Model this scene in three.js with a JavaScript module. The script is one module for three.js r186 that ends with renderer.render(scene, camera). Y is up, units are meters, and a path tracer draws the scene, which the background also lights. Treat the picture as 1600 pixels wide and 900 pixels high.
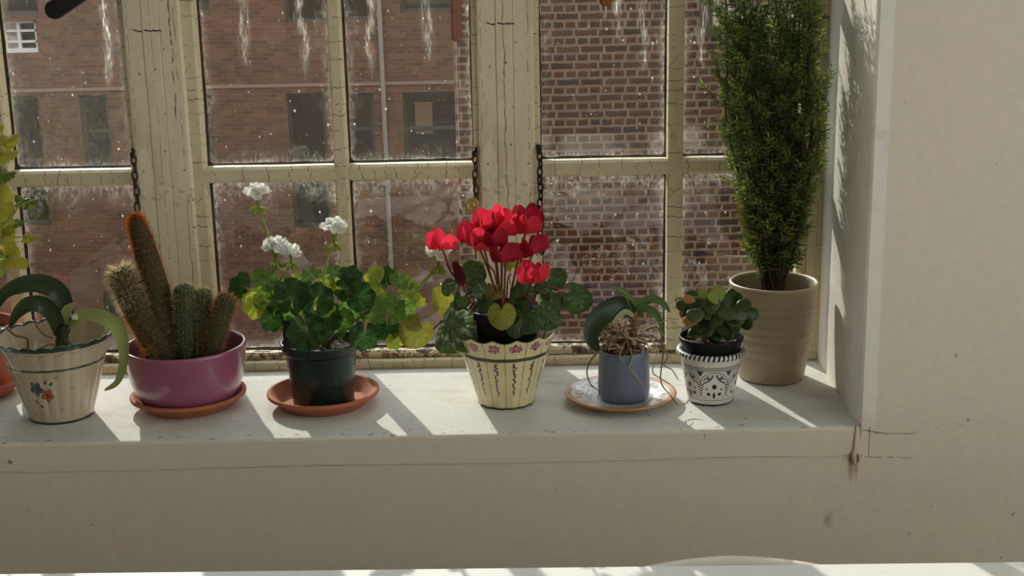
import * as THREE from 'three';
import { mergeGeometries } from 'three/addons/utils/BufferGeometryUtils.js';

// ---------------------------------------------------------------- camera, sky, sun, exposure
const F = 2100, PITCH = 0.2443, ROLL = 0.02, W = 1600, H = 900;
const scene = new THREE.Scene();
const camera = new THREE.PerspectiveCamera(2 * Math.atan(450 / F) * 180 / Math.PI, W / H, 0.05, 200);
camera.position.set(0, 0.68, 1.85);
camera.rotation.set(-PITCH, 0, -ROLL, 'YXZ');
camera.updateMatrixWorld(true);
const EXPOSURE = 1.07, SUN = 4.4, SKY_LEVEL = 2.9;
const renderer = new THREE.WebGLRenderer({ antialias: true });
renderer.toneMapping = THREE.LinearToneMapping;
renderer.toneMappingExposure = EXPOSURE;
renderer.shadowMap.enabled = true;
const SUN_EL = 27.5 * Math.PI / 180, SUN_AZ = Math.atan(0.385);
const toSun = new THREE.Vector3(-Math.sin(SUN_AZ) * Math.cos(SUN_EL), Math.sin(SUN_EL), -Math.cos(SUN_AZ) * Math.cos(SUN_EL));
{
  // thin bright haze: a little brighter towards the horizon, the same all round
  const w = 64, h = 32, d = new Float32Array(w * h * 4);
  for (let y = 0; y < h; y++) for (let x = 0; x < w; x++) { const el = Math.max(0, ((y + 0.5) / h - 0.5) * Math.PI), k = Math.exp(-el * 2.2), o = (y * w + x) * 4; d[o] = 0.76 + 0.24 * k; d[o + 1] = 0.85 + 0.17 * k; d[o + 2] = 0.95 + 0.10 * k; d[o + 3] = 1; }
  const t = new THREE.DataTexture(d, w, h, THREE.RGBAFormat, THREE.FloatType); t.mapping = THREE.EquirectangularReflectionMapping; t.magFilter = t.minFilter = THREE.LinearFilter; t.needsUpdate = true;
  scene.background = t; scene.backgroundIntensity = SKY_LEVEL;
}
const sun = new THREE.DirectionalLight(new THREE.Color(1, 0.955, 0.87), SUN);
sun.position.copy(toSun).multiplyScalar(30); sun.target.position.set(0, 0, 0);
sun.castShadow = true; sun.shadow.radius = 1;
Object.assign(sun.shadow.camera, { left: -4, right: 4, top: 4, bottom: -4, near: 1, far: 60 });
sun.shadow.mapSize.set(4096, 4096);
scene.add(sun); scene.add(sun.target);

// ---------------------------------------------------------------- helpers
const V = (x, y, z) => new THREE.Vector3(x, y, z);
function rngOf(seed) { let s = seed >>> 0; return () => { s = (s + 0x6d2b79f5) | 0; let t = Math.imul(s ^ (s >>> 15), 1 | s); t = (t + Math.imul(t ^ (t >>> 7), 61 | t)) ^ t; return ((t ^ (t >>> 14)) >>> 0) / 4294967296; }; }
const lerp = (a, b, t) => a + (b - a) * t, clamp = (x, a = 0, b = 1) => Math.min(b, Math.max(a, x));
const sstep = (a, b, x) => { const t = clamp((x - a) / (b - a)); return t * t * (3 - 2 * t); };
// a point of the photograph carried out to the vertical plane z = const, or the level plane y = const
const axR = V(1, 0, 0).applyEuler(camera.rotation), axU = V(0, 1, 0).applyEuler(camera.rotation), axF = V(0, 0, -1).applyEuler(camera.rotation);
const rayOf = (px, py) => axF.clone().addScaledVector(axR, (px - 800) / F).addScaledVector(axU, -(py - 450) / F);
function at(px, py, z) { const d = rayOf(px, py), t = (z - camera.position.z) / d.z; return camera.position.clone().addScaledVector(d, t); }
const counts = {};
function numbered(name) { const n = counts[name] = (counts[name] ?? -1) + 1; return n ? name + '_' + String(n).padStart(3, '0') : name; }
function shade(o) { o.castShadow = true; o.receiveShadow = true; return o; }
function tag(o, label, category, group, kind) { if (label) o.userData.label = label; if (category) o.userData.category = category; if (group) o.userData.group = group; if (kind) o.userData.kind = kind; return o; }
function thing(name, label, category, p = V(0, 0, 0), group) {
  const o = new THREE.Group(); o.name = numbered(name); o.position.copy(p); scene.add(o);
  return tag(o, label, category, group);
}
function part(name, geo, mat, parent, label) {
  const m = shade(new THREE.Mesh(geo, mat));
  if (parent) { parent.userData.names ??= {}; const k = parent.userData.names, n = k[name] = (k[name] ?? -1) + 1; m.name = n ? name + '_' + String(n).padStart(3, '0') : name; parent.add(m); }
  else { m.name = numbered(name); scene.add(m); }
  if (label) m.userData.label = label;
  return m;
}
const struct = (name, geo, mat, parent) => { const m = part(name, geo, mat, parent); if (!parent) m.userData.kind = 'structure'; return m; };
const groupS = (name) => { const o = new THREE.Group(); o.name = name; o.userData.kind = 'structure'; scene.add(o); return o; };

// value noise
function hash2(x, y, s) { let h = Math.imul(x | 0, 374761393) + Math.imul(y | 0, 668265263) + Math.imul(s | 0, 2147483647 - 1640531527); h = Math.imul(h ^ (h >>> 13), 1274126177); h ^= h >>> 16; return (h >>> 0) / 4294967296; }
function vnoise(x, y, s = 0, per = 0) {
  const xi = Math.floor(x), yi = Math.floor(y), fx = x - xi, fy = y - yi, m = (v) => per ? ((v % per) + per) % per : v;
  const a = fx * fx * (3 - 2 * fx), b = fy * fy * (3 - 2 * fy);
  return lerp(lerp(hash2(m(xi), m(yi), s), hash2(m(xi + 1), m(yi), s), a), lerp(hash2(m(xi), m(yi + 1), s), hash2(m(xi + 1), m(yi + 1), s), a), b);
}
function fbm(x, y, s = 0, oct = 4, per = 0) { let v = 0, a = 0.5, t = 0; for (let i = 0; i < oct; i++) { v += a * vnoise(x, y, s + i * 17, per); t += a; x *= 2; y *= 2; per *= 2; a *= 0.5; } return v / t; }
// textures
function dataTex(w, h, fn, { srgb = false, repeat, wrap = true } = {}) {
  const d = new Uint8Array(w * h * 4);
  for (let y = 0; y < h; y++) for (let x = 0; x < w; x++) { const c = fn(x / w, y / h, x, y), o = (y * w + x) * 4; d[o] = clamp(c[0]) * 255; d[o + 1] = clamp(c[1]) * 255; d[o + 2] = clamp(c[2]) * 255; d[o + 3] = 255; }
  return fin(new THREE.DataTexture(d, w, h), srgb, repeat, wrap);
}
function fin(t, srgb, repeat, wrap = true) {
  t.magFilter = THREE.LinearFilter; t.minFilter = THREE.LinearFilter;
  if (srgb) t.colorSpace = THREE.SRGBColorSpace;
  t.wrapS = t.wrapT = wrap ? THREE.RepeatWrapping : THREE.ClampToEdgeWrapping;
  if (repeat) t.repeat.set(...repeat);
  t.needsUpdate = true; return t;
}
function canvasTex(w, h, draw, { srgb = true, repeat, wrap = true, grain = 0, seed = 5, gs = 1 } = {}) {
  const c = document.createElement('canvas'); c.width = w; c.height = h; const g = c.getContext('2d'); draw(g, w, h);
  if (grain) { const im = g.getImageData(0, 0, w, h), d = im.data; for (let y = 0; y < h; y++) for (let x = 0; x < w; x++) { const n = (fbm(x / 9 * gs, y / 9 * gs, seed, 3) * 0.6 + hash2(x, y, seed) * 0.4 - 0.5) * grain, o = (y * w + x) * 4; for (let k = 0; k < 3; k++) d[o + k] = clamp(d[o + k] / 255 * (1 + n)) * 255; } g.putImageData(im, 0, 0); }
  return fin(new THREE.CanvasTexture(c), srgb, repeat, wrap);
}
const grey = (fn) => (u, v, x, y) => { const g = fn(u, v, x, y); return [g, g, g]; };
const std = (color, roughness = 0.8, o = {}) => new THREE.MeshStandardMaterial({ color, roughness, ...o });
const phys = (color, roughness = 0.8, o = {}) => new THREE.MeshPhysicalMaterial({ color, roughness, ...o });
const leafMat = (color, o = {}) => phys(color, 0.95, { transmission: 0.55, thickness: 0, side: THREE.DoubleSide, clearcoat: 0.22, clearcoatRoughness: 0.28, specularIntensity: 0.4, ...o });

// geometry
function gridGeo(nu, nv, fn, uvf) {
  const p = [], uv = [], ix = [];
  for (let i = 0; i <= nu; i++) for (let j = 0; j <= nv; j++) { const q = fn(i / nu, j / nv); p.push(q.x, q.y, q.z); const t = uvf ? uvf(i / nu, j / nv) : [i / nu, j / nv]; uv.push(t[0], t[1]); }
  for (let i = 0; i < nu; i++) for (let j = 0; j < nv; j++) { const a = i * (nv + 1) + j, b = a + nv + 1; ix.push(a, b, b + 1, a, b + 1, a + 1); }
  const g = new THREE.BufferGeometry(); g.setAttribute('position', new THREE.Float32BufferAttribute(p, 3)); g.setAttribute('uv', new THREE.Float32BufferAttribute(uv, 2)); g.setIndex(ix); g.computeVertexNormals(); return g;
}
function merge(list) {
  const gs = list.map((g) => { const n = g.index ? g : g.clone(); if (!g.index) { n.setIndex([...Array(n.attributes.position.count).keys()]); } if (!n.attributes.uv) n.setAttribute('uv', new THREE.Float32BufferAttribute(new Float32Array(n.attributes.position.count * 2), 2)); return n; });
  const hasC = gs.some((g) => g.attributes.color);
  for (const g of gs) { if (hasC && !g.attributes.color) g.setAttribute('color', new THREE.Float32BufferAttribute(new Float32Array(g.attributes.position.count * 3).fill(1), 3)); for (const k of Object.keys(g.attributes)) if (!['position', 'normal', 'uv', 'color'].includes(k)) g.deleteAttribute(k); }
  return mergeGeometries(gs);
}
// box between corners, uv in metres
function box(x0, x1, y0, y1, z0, z1) {
  const g = new THREE.BoxGeometry(x1 - x0, y1 - y0, z1 - z0); g.translate((x0 + x1) / 2, (y0 + y1) / 2, (z0 + z1) / 2);
  const p = g.attributes.position, n = g.attributes.normal, uv = g.attributes.uv;
  for (let i = 0; i < p.count; i++) { const X = p.getX(i), Y = p.getY(i), Z = p.getZ(i); if (Math.abs(n.getX(i)) > 0.5) uv.setXY(i, Z, Y); else if (Math.abs(n.getY(i)) > 0.5) uv.setXY(i, X, Z); else uv.setXY(i, X, Y); }
  return g;
}
// closed profile [[a,b]...] swept straight along an axis with optional wobble; uv: u along in metres, v round the profile in metres
function sweep(axis, from, to, profile, n = 1, wob = null) {
  const P = profile.length, p = [], uv = [], ix = []; let acc = [0];
  for (let j = 0; j < P; j++) { const q = profile[j], r = profile[(j + 1) % P]; acc.push(acc[j] + Math.hypot(r[0] - q[0], r[1] - q[1])); }
  for (let j = 0; j < P; j++) for (let i = 0; i <= n; i++) {
    const t = lerp(from, to, i / n);
    for (const k of [0, 1]) {
      const jj = (j + k) % P; let [a, b] = profile[jj]; if (wob) { const w = wob(t, jj, i === 0 || i === n); a += w[0]; b += w[1]; }
      if (axis === 'x') p.push(t, b, a); else if (axis === 'y') p.push(a, t, b); else p.push(a, b, t);
      uv.push(t, acc[j + k]);
    }
  }
  for (let j = 0; j < P; j++) for (let i = 0; i < n; i++) { const a = (j * (n + 1) + i) * 2; ix.push(a, a + 1, a + 3, a, a + 3, a + 2); }
  const shape = THREE.ShapeUtils.triangulateShape(profile.map((q) => new THREE.Vector2(...q)), []);
  for (const e of [0, n]) { const base = p.length / 3, t = e ? to : from; for (const [a, b] of profile) { if (axis === 'x') p.push(t, b, a); else if (axis === 'y') p.push(a, t, b); else p.push(a, b, t); uv.push(a, b); } for (const f of shape) ix.push(base + f[0], base + f[1], base + f[2]); }
  const g = new THREE.BufferGeometry(); g.setAttribute('position', new THREE.Float32BufferAttribute(p, 3)); g.setAttribute('uv', new THREE.Float32BufferAttribute(uv, 2)); g.setIndex(ix); g.computeVertexNormals(); return g;
}
function roundRect(a0, a1, b0, b1, r, n = 3) {
  const o = [], c = [[a1 - r, b1 - r, 0], [a0 + r, b1 - r, 1], [a0 + r, b0 + r, 2], [a1 - r, b0 + r, 3]];
  for (const [x, y, k] of c) for (let i = 0; i <= n; i++) { const t = (k + i / n) * Math.PI / 2; o.push([x + r * Math.cos(t), y + r * Math.sin(t)]); }
  return o;
}
// revolved profile, front (+z) at u = 0.5
function lathe(prof, seg = 72, mod = null) {
  const n = prof.length, p = [], uv = [], ix = [];
  for (let i = 0; i <= seg; i++) for (let j = 0; j < n; j++) {
    const phi = (i / seg - 0.5) * 2 * Math.PI; let [r, y, v] = prof[j]; if (mod) [r, y] = mod(r, y, phi, j);
    p.push(r * Math.sin(phi), y, r * Math.cos(phi)); uv.push(i / seg, v ?? j / (n - 1));
  }
  for (let i = 0; i < seg; i++) for (let j = 0; j < n - 1; j++) { const a = i * n + j, b = a + n; ix.push(a, b, b + 1, a, b + 1, a + 1); }
  const g = new THREE.BufferGeometry(); g.setAttribute('position', new THREE.Float32BufferAttribute(p, 3)); g.setAttribute('uv', new THREE.Float32BufferAttribute(uv, 2)); g.setIndex(ix); g.computeVertexNormals();
  const N = g.attributes.normal;
  for (let j = 0; j < n; j++) { const a = j, b = seg * n + j, q = V(N.getX(a) + N.getX(b), N.getY(a) + N.getY(b), N.getZ(a) + N.getZ(b)).normalize(); N.setXYZ(a, q.x, q.y, q.z); N.setXYZ(b, q.x, q.y, q.z); }
  return g;
}
// profile smoothing: rounded lip etc. come from listing points; crease = repeat a point
function tube(pts, rad, rs = 7, n = 0, mod = null) {
  const c = pts.length > 2 ? new THREE.CatmullRomCurve3(pts, false, 'centripetal') : new THREE.LineCurve3(pts[0], pts[1]);
  n = n || Math.max(4, (pts.length - 1) * 5);
  const R = typeof rad === 'function' ? rad : () => rad, p = [], uv = [], ix = []; let nrm = null, prev = null;
  for (let i = 0; i <= n; i++) {
    const t = i / n, q = c.getPoint(t), T = c.getTangent(t);
    if (!nrm) nrm = Math.abs(T.y) < 0.9 ? V(0, 1, 0).cross(T).normalize() : V(1, 0, 0).cross(T).normalize(); else nrm.sub(T.clone().multiplyScalar(nrm.dot(T))).normalize();
    const b = T.clone().cross(nrm);
    for (let k = 0; k <= rs; k++) { const a = k / rs * 2 * Math.PI, r = R(t) * (mod ? mod(t, a) : 1); const e = q.clone().addScaledVector(nrm, Math.cos(a) * r).addScaledVector(b, Math.sin(a) * r); p.push(e.x, e.y, e.z); uv.push(k / rs, t); }
    prev = q;
  }
  for (let i = 0; i < n; i++) for (let k = 0; k < rs; k++) { const a = i * (rs + 1) + k, b = a + rs + 1; ix.push(a, a + 1, b + 1, a, b + 1, b); }
  for (const e of [0, n]) { const base = p.length / 3, q = c.getPoint(e / n); p.push(q.x, q.y, q.z); uv.push(0.5, e / n); for (let k = 0; k < rs; k++) { const a = e * (rs + 1) + k; e ? ix.push(a, a + 1, base) : ix.push(a + 1, a, base); } }
  const g = new THREE.BufferGeometry(); g.setAttribute('position', new THREE.Float32BufferAttribute(p, 3)); g.setAttribute('uv', new THREE.Float32BufferAttribute(uv, 2)); g.setIndex(ix); g.computeVertexNormals();
  const N = g.attributes.normal;
  for (let i = 0; i <= n; i++) { const a = i * (rs + 1), b = a + rs, q = V(N.getX(a) + N.getX(b), N.getY(a) + N.getY(b), N.getZ(a) + N.getZ(b)).normalize(); N.setXYZ(a, q.x, q.y, q.z); N.setXYZ(b, q.x, q.y, q.z); }
  return g;
}
// a strap leaf along points: half-width profile w(t), gutter depth, side turned by a hint
function strap(pts, wid, { hint = V(0, 0, 1), fold = 0.25, nu = 22, nv = 6, thick = 0.0016 } = {}) {
  const c = new THREE.CatmullRomCurve3(pts, false, 'centripetal'), top = [], S = [];
  for (let i = 0; i <= nu; i++) { const T = c.getTangent(i / nu), s = T.clone().cross(hint).normalize(); S.push([c.getPoint(i / nu), s, s.clone().cross(T).normalize()]); }
  const f = (off) => (u, v) => { const [q, s, m] = S[Math.round(u * nu)], x = v * 2 - 1, w = wid(u); return q.clone().addScaledVector(s, x * w).addScaledVector(m, -(1 - x * x) * w * fold + off * (1 - x * x)); };
  return merge([gridGeo(nu, nv, f(thick / 2)), gridGeo(nu, nv, f(-thick / 2), null)]);
}
// a flat-lying polar leaf: outline R(theta), height z(r, theta); tip along +y, face +z
function polarLeaf(R, hgt, nr = 6, nt = 40, gap = 0.06) {
  return gridGeo(nr, nt, (a, b) => { const th = (b - 0.5) * 2 * (Math.PI - gap), r = R(th) * a; return V(Math.sin(th) * r, Math.cos(th) * r, hgt(a, th)); }, (a, b) => { const th = (b - 0.5) * 2 * (Math.PI - gap), r = R(th) * a * 0.5 / 1.15; return [0.5 + Math.sin(th) * r, 0.5 + Math.cos(th) * r]; });
}
// basis matrix: leaf at point, face normal n, tip direction t
function basis(pos, n, t, s = 1) { const z = n.clone().normalize(), y = t.clone().sub(z.clone().multiplyScalar(t.dot(z))).normalize(), x = y.clone().cross(z); const m = new THREE.Matrix4().makeBasis(x.multiplyScalar(s), y.multiplyScalar(s), z.multiplyScalar(s)); m.setPosition(pos); return m; }
const moved = (g, m) => { const q = g.clone(); q.applyMatrix4(m); return q; };
const up = V(0, 1, 0);

// ---------------------------------------------------------------- shared textures and materials of the setting
const plasterBump = dataTex(512, 512, grey((u, v) => 0.5 + 0.5 * (fbm(u * 8, v * 8, 3, 4, 8) - 0.5) + 0.35 * (fbm(u * 64, v * 64, 9, 3, 64) - 0.5)), { repeat: [1 / 0.6, 1 / 0.6] });
function crackLine(g, x0, y0, x1, y1, wob, w, col, n = 24, seed = 1, broken = 0) {
  const r = rngOf(seed); let off = 0; g.strokeStyle = col; g.lineCap = 'round';
  let px = x0, py = y0; const dx = x1 - x0, dy = y1 - y0, L = Math.hypot(dx, dy);
  for (let i = 1; i <= n; i++) { off = off * 0.75 + (r() - 0.5) * wob; const t = i / n, qx = x0 + dx * t - dy / L * off, qy = y0 + dy * t + dx / L * off; if (r() > broken) { g.lineWidth = w * (0.4 + r() * 0.9); g.beginPath(); g.moveTo(px, py); g.lineTo(qx, qy); g.stroke(); } px = qx; py = qy; }
}
// wall paint round the window: x -1.1..1.0, y -0.45..0.65 at 1 mm a pixel nearly
const wallMap = canvasTex(2048, 1024, (g, w, h) => {
  g.fillStyle = '#d3cab8'; g.fillRect(0, 0, w, h);
  const X = (x) => (x + 1.1) / 2.1 * w, Y = (y) => (0.65 - y) / 1.1 * h, r = rngOf(11);
  for (let i = 0; i < 60; i++) { g.fillStyle = `rgba(${120 + r() * 60},${100 + r() * 50},${80 + r() * 40},${0.008 + r() * 0.014})`; const a = 8 + r() * 60; g.beginPath(); g.ellipse(r() * w, r() * h, a, a * (0.4 + r()), r() * 3, 0, 7); g.fill(); }
  for (let i = 0; i < 240; i++) { g.fillStyle = `rgba(70,58,44,${0.15 + r() * 0.5})`; const s = 0.6 + r() * r() * 3; g.beginPath(); g.ellipse(r() * w, r() * h, s, s * (0.3 + r() * 0.6), r() * 3, 0, 7); g.fill(); }
  for (let i = 0; i < 50; i++) crackLine(g, r() * w, r() * h, r() * w * 0 + X(-1 + 2 * r()), Y(-0.4 + 0.4 * r()), 1, 0.5, 'rgba(120,105,85,0.02)', 8, i);
  // cracks that run on past the corner of the opening
  crackLine(g, X(0.502), Y(-0.004), X(0.545), Y(-0.012), 0.9, 1.5, 'rgba(112,95,72,0.85)', 16, 3); crackLine(g, X(0.545), Y(-0.012), X(0.585), Y(-0.012), 0.6, 1.1, 'rgba(105,88,66,0.7)', 10, 4);
  crackLine(g, X(0.502), Y(-0.046), X(0.585), Y(-0.05), 0.8, 1.1, 'rgba(105,88,66,0.7)', 16, 5, 0.2); crackLine(g, X(0.585), Y(-0.012), X(0.66), Y(0.004), 6, 1, 'rgba(125,110,88,0.35)', 16, 8, 0.3);
  // brown run below the corner and a soot mark on the plaster
  for (let i = 0; i < 26; i++) { g.fillStyle = `rgba(96,72,46,${0.05 + 0.08 * r()})`; g.fillRect(X(0.487 + 0.013 * r()), Y(-0.04), 1 + r() * 4, 12 + r() * 34); }
  for (let i = 0; i < 40; i++) { g.fillStyle = `rgba(80,72,60,${0.012 + 0.02 * r()})`; g.beginPath(); g.ellipse(X(0.463) + (r() - 0.5) * 8, Y(-0.145) + (r() - 0.5) * 18, 2 + r() * 4, 3 + r() * 7, 0.3, 0, 7); g.fill(); }
}, { grain: 0.06, seed: 21 });
wallMap.wrapS = wallMap.wrapT = THREE.MirroredRepeatWrapping;
wallMap.repeat.set(1 / 2.1, 1 / 1.1); wallMap.offset.set(1.1 / 2.1, 0.45 / 1.1);
const wallPaint = std('#ffffff', 0.8, { map: wallMap, bumpMap: plasterBump, bumpScale: 0.0006 });
const roomPaint = std('#ebe6dc', 0.8, { bumpMap: plasterBump, bumpScale: 0.001 });
const revealMap = canvasTex(512, 1024, (g, w, h) => {
  g.fillStyle = '#dcd8cd'; g.fillRect(0, 0, w, h); const r = rngOf(5);
  for (let i = 0; i < 90; i++) { g.fillStyle = `rgba(${110 + r() * 60},${95 + r() * 50},${75 + r() * 40},${0.03 + r() * 0.05})`; const a = 3 + r() * 22; g.beginPath(); g.ellipse(r() * w, r() * h, a, a * (0.5 + r() * 2), 0, 0, 7); g.fill(); }
  for (let i = 0; i < 70; i++) { g.fillStyle = `rgba(84,66,48,${0.2 + r() * 0.5})`; const s = 0.5 + r() * 1.6; g.beginPath(); g.ellipse(r() * w, r() * h, s, s, 0, 0, 7); g.fill(); }
}, { grain: 0.05, seed: 31, repeat: [1 / 0.42, 1 / 0.8] });
const revealPaint = std('#ffffff', 0.8, { map: revealMap, bumpMap: plasterBump, bumpScale: 0.0012 });
const sillMap = canvasTex(2048, 512, (g, w, h) => {
  g.fillStyle = '#d5d4ce'; g.fillRect(0, 0, w, h); const r = rngOf(77);
  for (let i = 0; i < 160; i++) { g.fillStyle = r() < 0.6 ? `rgba(150,140,122,${0.04 + r() * 0.08})` : `rgba(236,235,230,${0.1 + r() * 0.2})`; const a = 4 + r() * 50; g.beginPath(); g.ellipse(r() * w, r() * h, a, a * (0.15 + r() * 0.5), r() * 0.5, 0, 7); g.fill(); }
  for (let i = 0; i < 150; i++) { const x = r() * w, y = r() * h; crackLine(g, x, y, x + (r() - 0.5) * 60, y + (r() - 0.5) * 22, 4, 0.9, `rgba(110,98,80,${0.15 + r() * 0.3})`, 6, i + 9); }
  for (let i = 0; i < 330; i++) { g.fillStyle = `rgba(58,46,34,${0.25 + r() * 0.65})`; const s = 0.5 + r() * r() * 2.6; g.beginPath(); g.ellipse(r() * w, r() * h, s, s * (0.3 + r() * 0.6), r() * 3, 0, 7); g.fill(); }
  for (let i = 0; i < 60; i++) { g.fillStyle = `rgba(84,66,46,${0.15 + r() * 0.4})`; const s = 0.6 + r() * 2.5; g.beginPath(); g.ellipse(r() * w, h - r() * r() * 40 - 2, s * 2, s, 0, 0, 7); g.fill(); }
}, { grain: 0.06, seed: 41 });
sillMap.repeat.set(1 / 1.7, 1 / 0.42); sillMap.offset.set(0.65, 0);
const sillBump = dataTex(512, 512, grey((u, v) => 0.5 + 0.4 * (fbm(u * 6, v * 20, 13, 4, 2) - 0.5) + 0.3 * (fbm(u * 50, v * 50, 19, 3, 50) - 0.5)), { repeat: [1 / 0.5, 1 / 0.5] });
const sillPaint = phys('#ffffff', 0.9, { specularIntensity: 0.25, map: sillMap, bumpMap: sillBump, bumpScale: 0.0012 });

// alligatored cream paint of the bars: cracks run across the bar
function paintTex(rust, seed) {
  return canvasTex(1024, 128, (g, w, h) => {
    g.fillStyle = '#d0c4a3'; g.fillRect(0, 0, w, h); const r = rngOf(seed);
    for (let i = 0; i < 60; i++) { g.fillStyle = r() < 0.5 ? `rgba(140,120,84,${0.04 + r() * 0.07})` : `rgba(224,214,184,${0.06 + r() * 0.14})`; const a = 6 + r() * 40; g.beginPath(); g.ellipse(r() * w, r() * h, a, a * 0.4, 0, 0, 7); g.fill(); }
    for (let x = 8; x < w; x += 26 + r() * 80) { crackLine(g, x, -4, x + (r() - 0.5) * 26, h + 4, 11, 2.2, `rgba(48,36,24,${0.55 + r() * 0.4})`, 12, (r() * 1e6) | 0, r() < 0.3 ? 0.5 : 0.04); if (r() < 0.4) crackLine(g, x, h * r(), x + 30 + r() * 50, h * r(), 8, 1.5, 'rgba(60,46,30,0.7)', 8, (r() * 1e6) | 0); }
    if (rust) for (let i = 0; i < 260; i++) { g.fillStyle = r() < 0.55 ? `rgba(${80 + r() * 50},${48 + r() * 30},${26 + r() * 18},${0.3 + r() * 0.5})` : `rgba(36,26,18,${0.4 + r() * 0.4})`; const a = 3 + r() * r() * 30; g.beginPath(); g.ellipse(r() * w, r() * h, a, a * (0.3 + r() * 0.5), r() * 3, 0, 7); g.fill(); }
    for (let i = 0; i < 60; i++) { g.fillStyle = `rgba(50,38,26,${0.4 + r() * 0.4})`; const s = 0.6 + r() * 2; g.beginPath(); g.ellipse(r() * w, r() * h, s, s * 0.6, r() * 3, 0, 7); g.fill(); }
  }, { grain: 0.1, seed });
}
const barPaint = [3, 8, 14].map((s) => { const t = paintTex(false, s); t.repeat.set(1 / 0.4, 1 / 0.06); return std('#ffffff', 0.62, { map: t, bumpMap: t, bumpScale: 0.0007 }); });
const rustPaint = (() => { const t = paintTex(true, 5); t.repeat.set(1 / 0.4, 1 / 0.06); return std('#ffffff', 0.8, { map: t, bumpMap: t, bumpScale: 0.003 }); })();
const postTex = (mid) => canvasTex(1024, 256, (g, w, h) => {   // u runs up the post
  g.fillStyle = '#dacfb4'; g.fillRect(0, 0, w, h); const r = rngOf(19);
  for (let i = 0; i < 80; i++) { g.fillStyle = r() < 0.5 ? `rgba(150,130,96,${0.03 + r() * 0.06})` : `rgba(230,222,196,${0.05 + r() * 0.12})`; const a = 10 + r() * 70; g.beginPath(); g.ellipse(r() * w, r() * h, a, a * 0.25, 0, 0, 7); g.fill(); }
  if (mid) crackLine(g, 0, 128, w, 130, 4, 1.3, 'rgba(62,48,32,0.9)', 70, 2); else { crackLine(g, 560, 92, w, 86, 3, 1.8, 'rgba(60,46,30,0.9)', 40, 2, 0.1); crackLine(g, 0, 128, w, 130, 2, 1.2, 'rgba(120,102,72,0.5)', 60, 9, 0.3); } crackLine(g, 0, 84, w, 80, 4, 1.4, 'rgba(110,92,62,0.7)', 60, 6, 0.2); crackLine(g, 0, 176, w, 178, 3, 1.2, 'rgba(130,110,78,0.6)', 60, 7, 0.4);
  for (const y of [110, 128, 150]) crackLine(g, 793, y, 795, y + 14, 3, 3, 'rgba(40,30,20,0.95)', 5, y);
  for (let i = 0; i < 30; i++) { g.fillStyle = `rgba(82,58,34,${0.08 + r() * 0.12})`; g.beginPath(); g.ellipse(360 + (r() - 0.5) * 70, 128 + (r() - 0.5) * 130, 2 + r() * 6, 2 + r() * 4, 0, 0, 7); g.fill(); }
  for (const [x, y] of [[420, 82], [420, 168]]) { g.fillStyle = 'rgba(226,216,190,0.8)'; g.beginPath(); for (let k = 0; k < 14; k++) { const a = k / 14 * 6.283, q = 0.7 + r() * 0.5; g.lineTo(x + Math.cos(a) * 56 * q, y + Math.sin(a) * 22 * q); } g.fill(); g.fillStyle = 'rgba(40,30,20,0.9)'; g.fillRect(x, y, 4, 3); }
  for (let i = 0; i < 70; i++) { g.fillStyle = `rgba(50,38,26,${0.4 + r() * 0.4})`; const s = 0.6 + r() * 1.8; g.beginPath(); g.ellipse(r() * w, r() * h, s * 1.6, s * 0.7, r() * 3, 0, 7); g.fill(); }
}, { grain: 0.07, seed: 51 });
const postPaints = [0, 1].map((k) => { const t = postTex(k); t.repeat.set(1 / 0.62, 1 / 0.2); return std('#ffffff', 0.66, { map: t, bumpMap: t, bumpScale: 0.0006 }); }), postPaint = postPaints[0];
const puttyMat = std('#2a231a', 0.95);
const glassMat = phys('#f3f4ef', 0.0, { transmission: 1, thickness: 0, ior: 1.85 });
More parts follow.
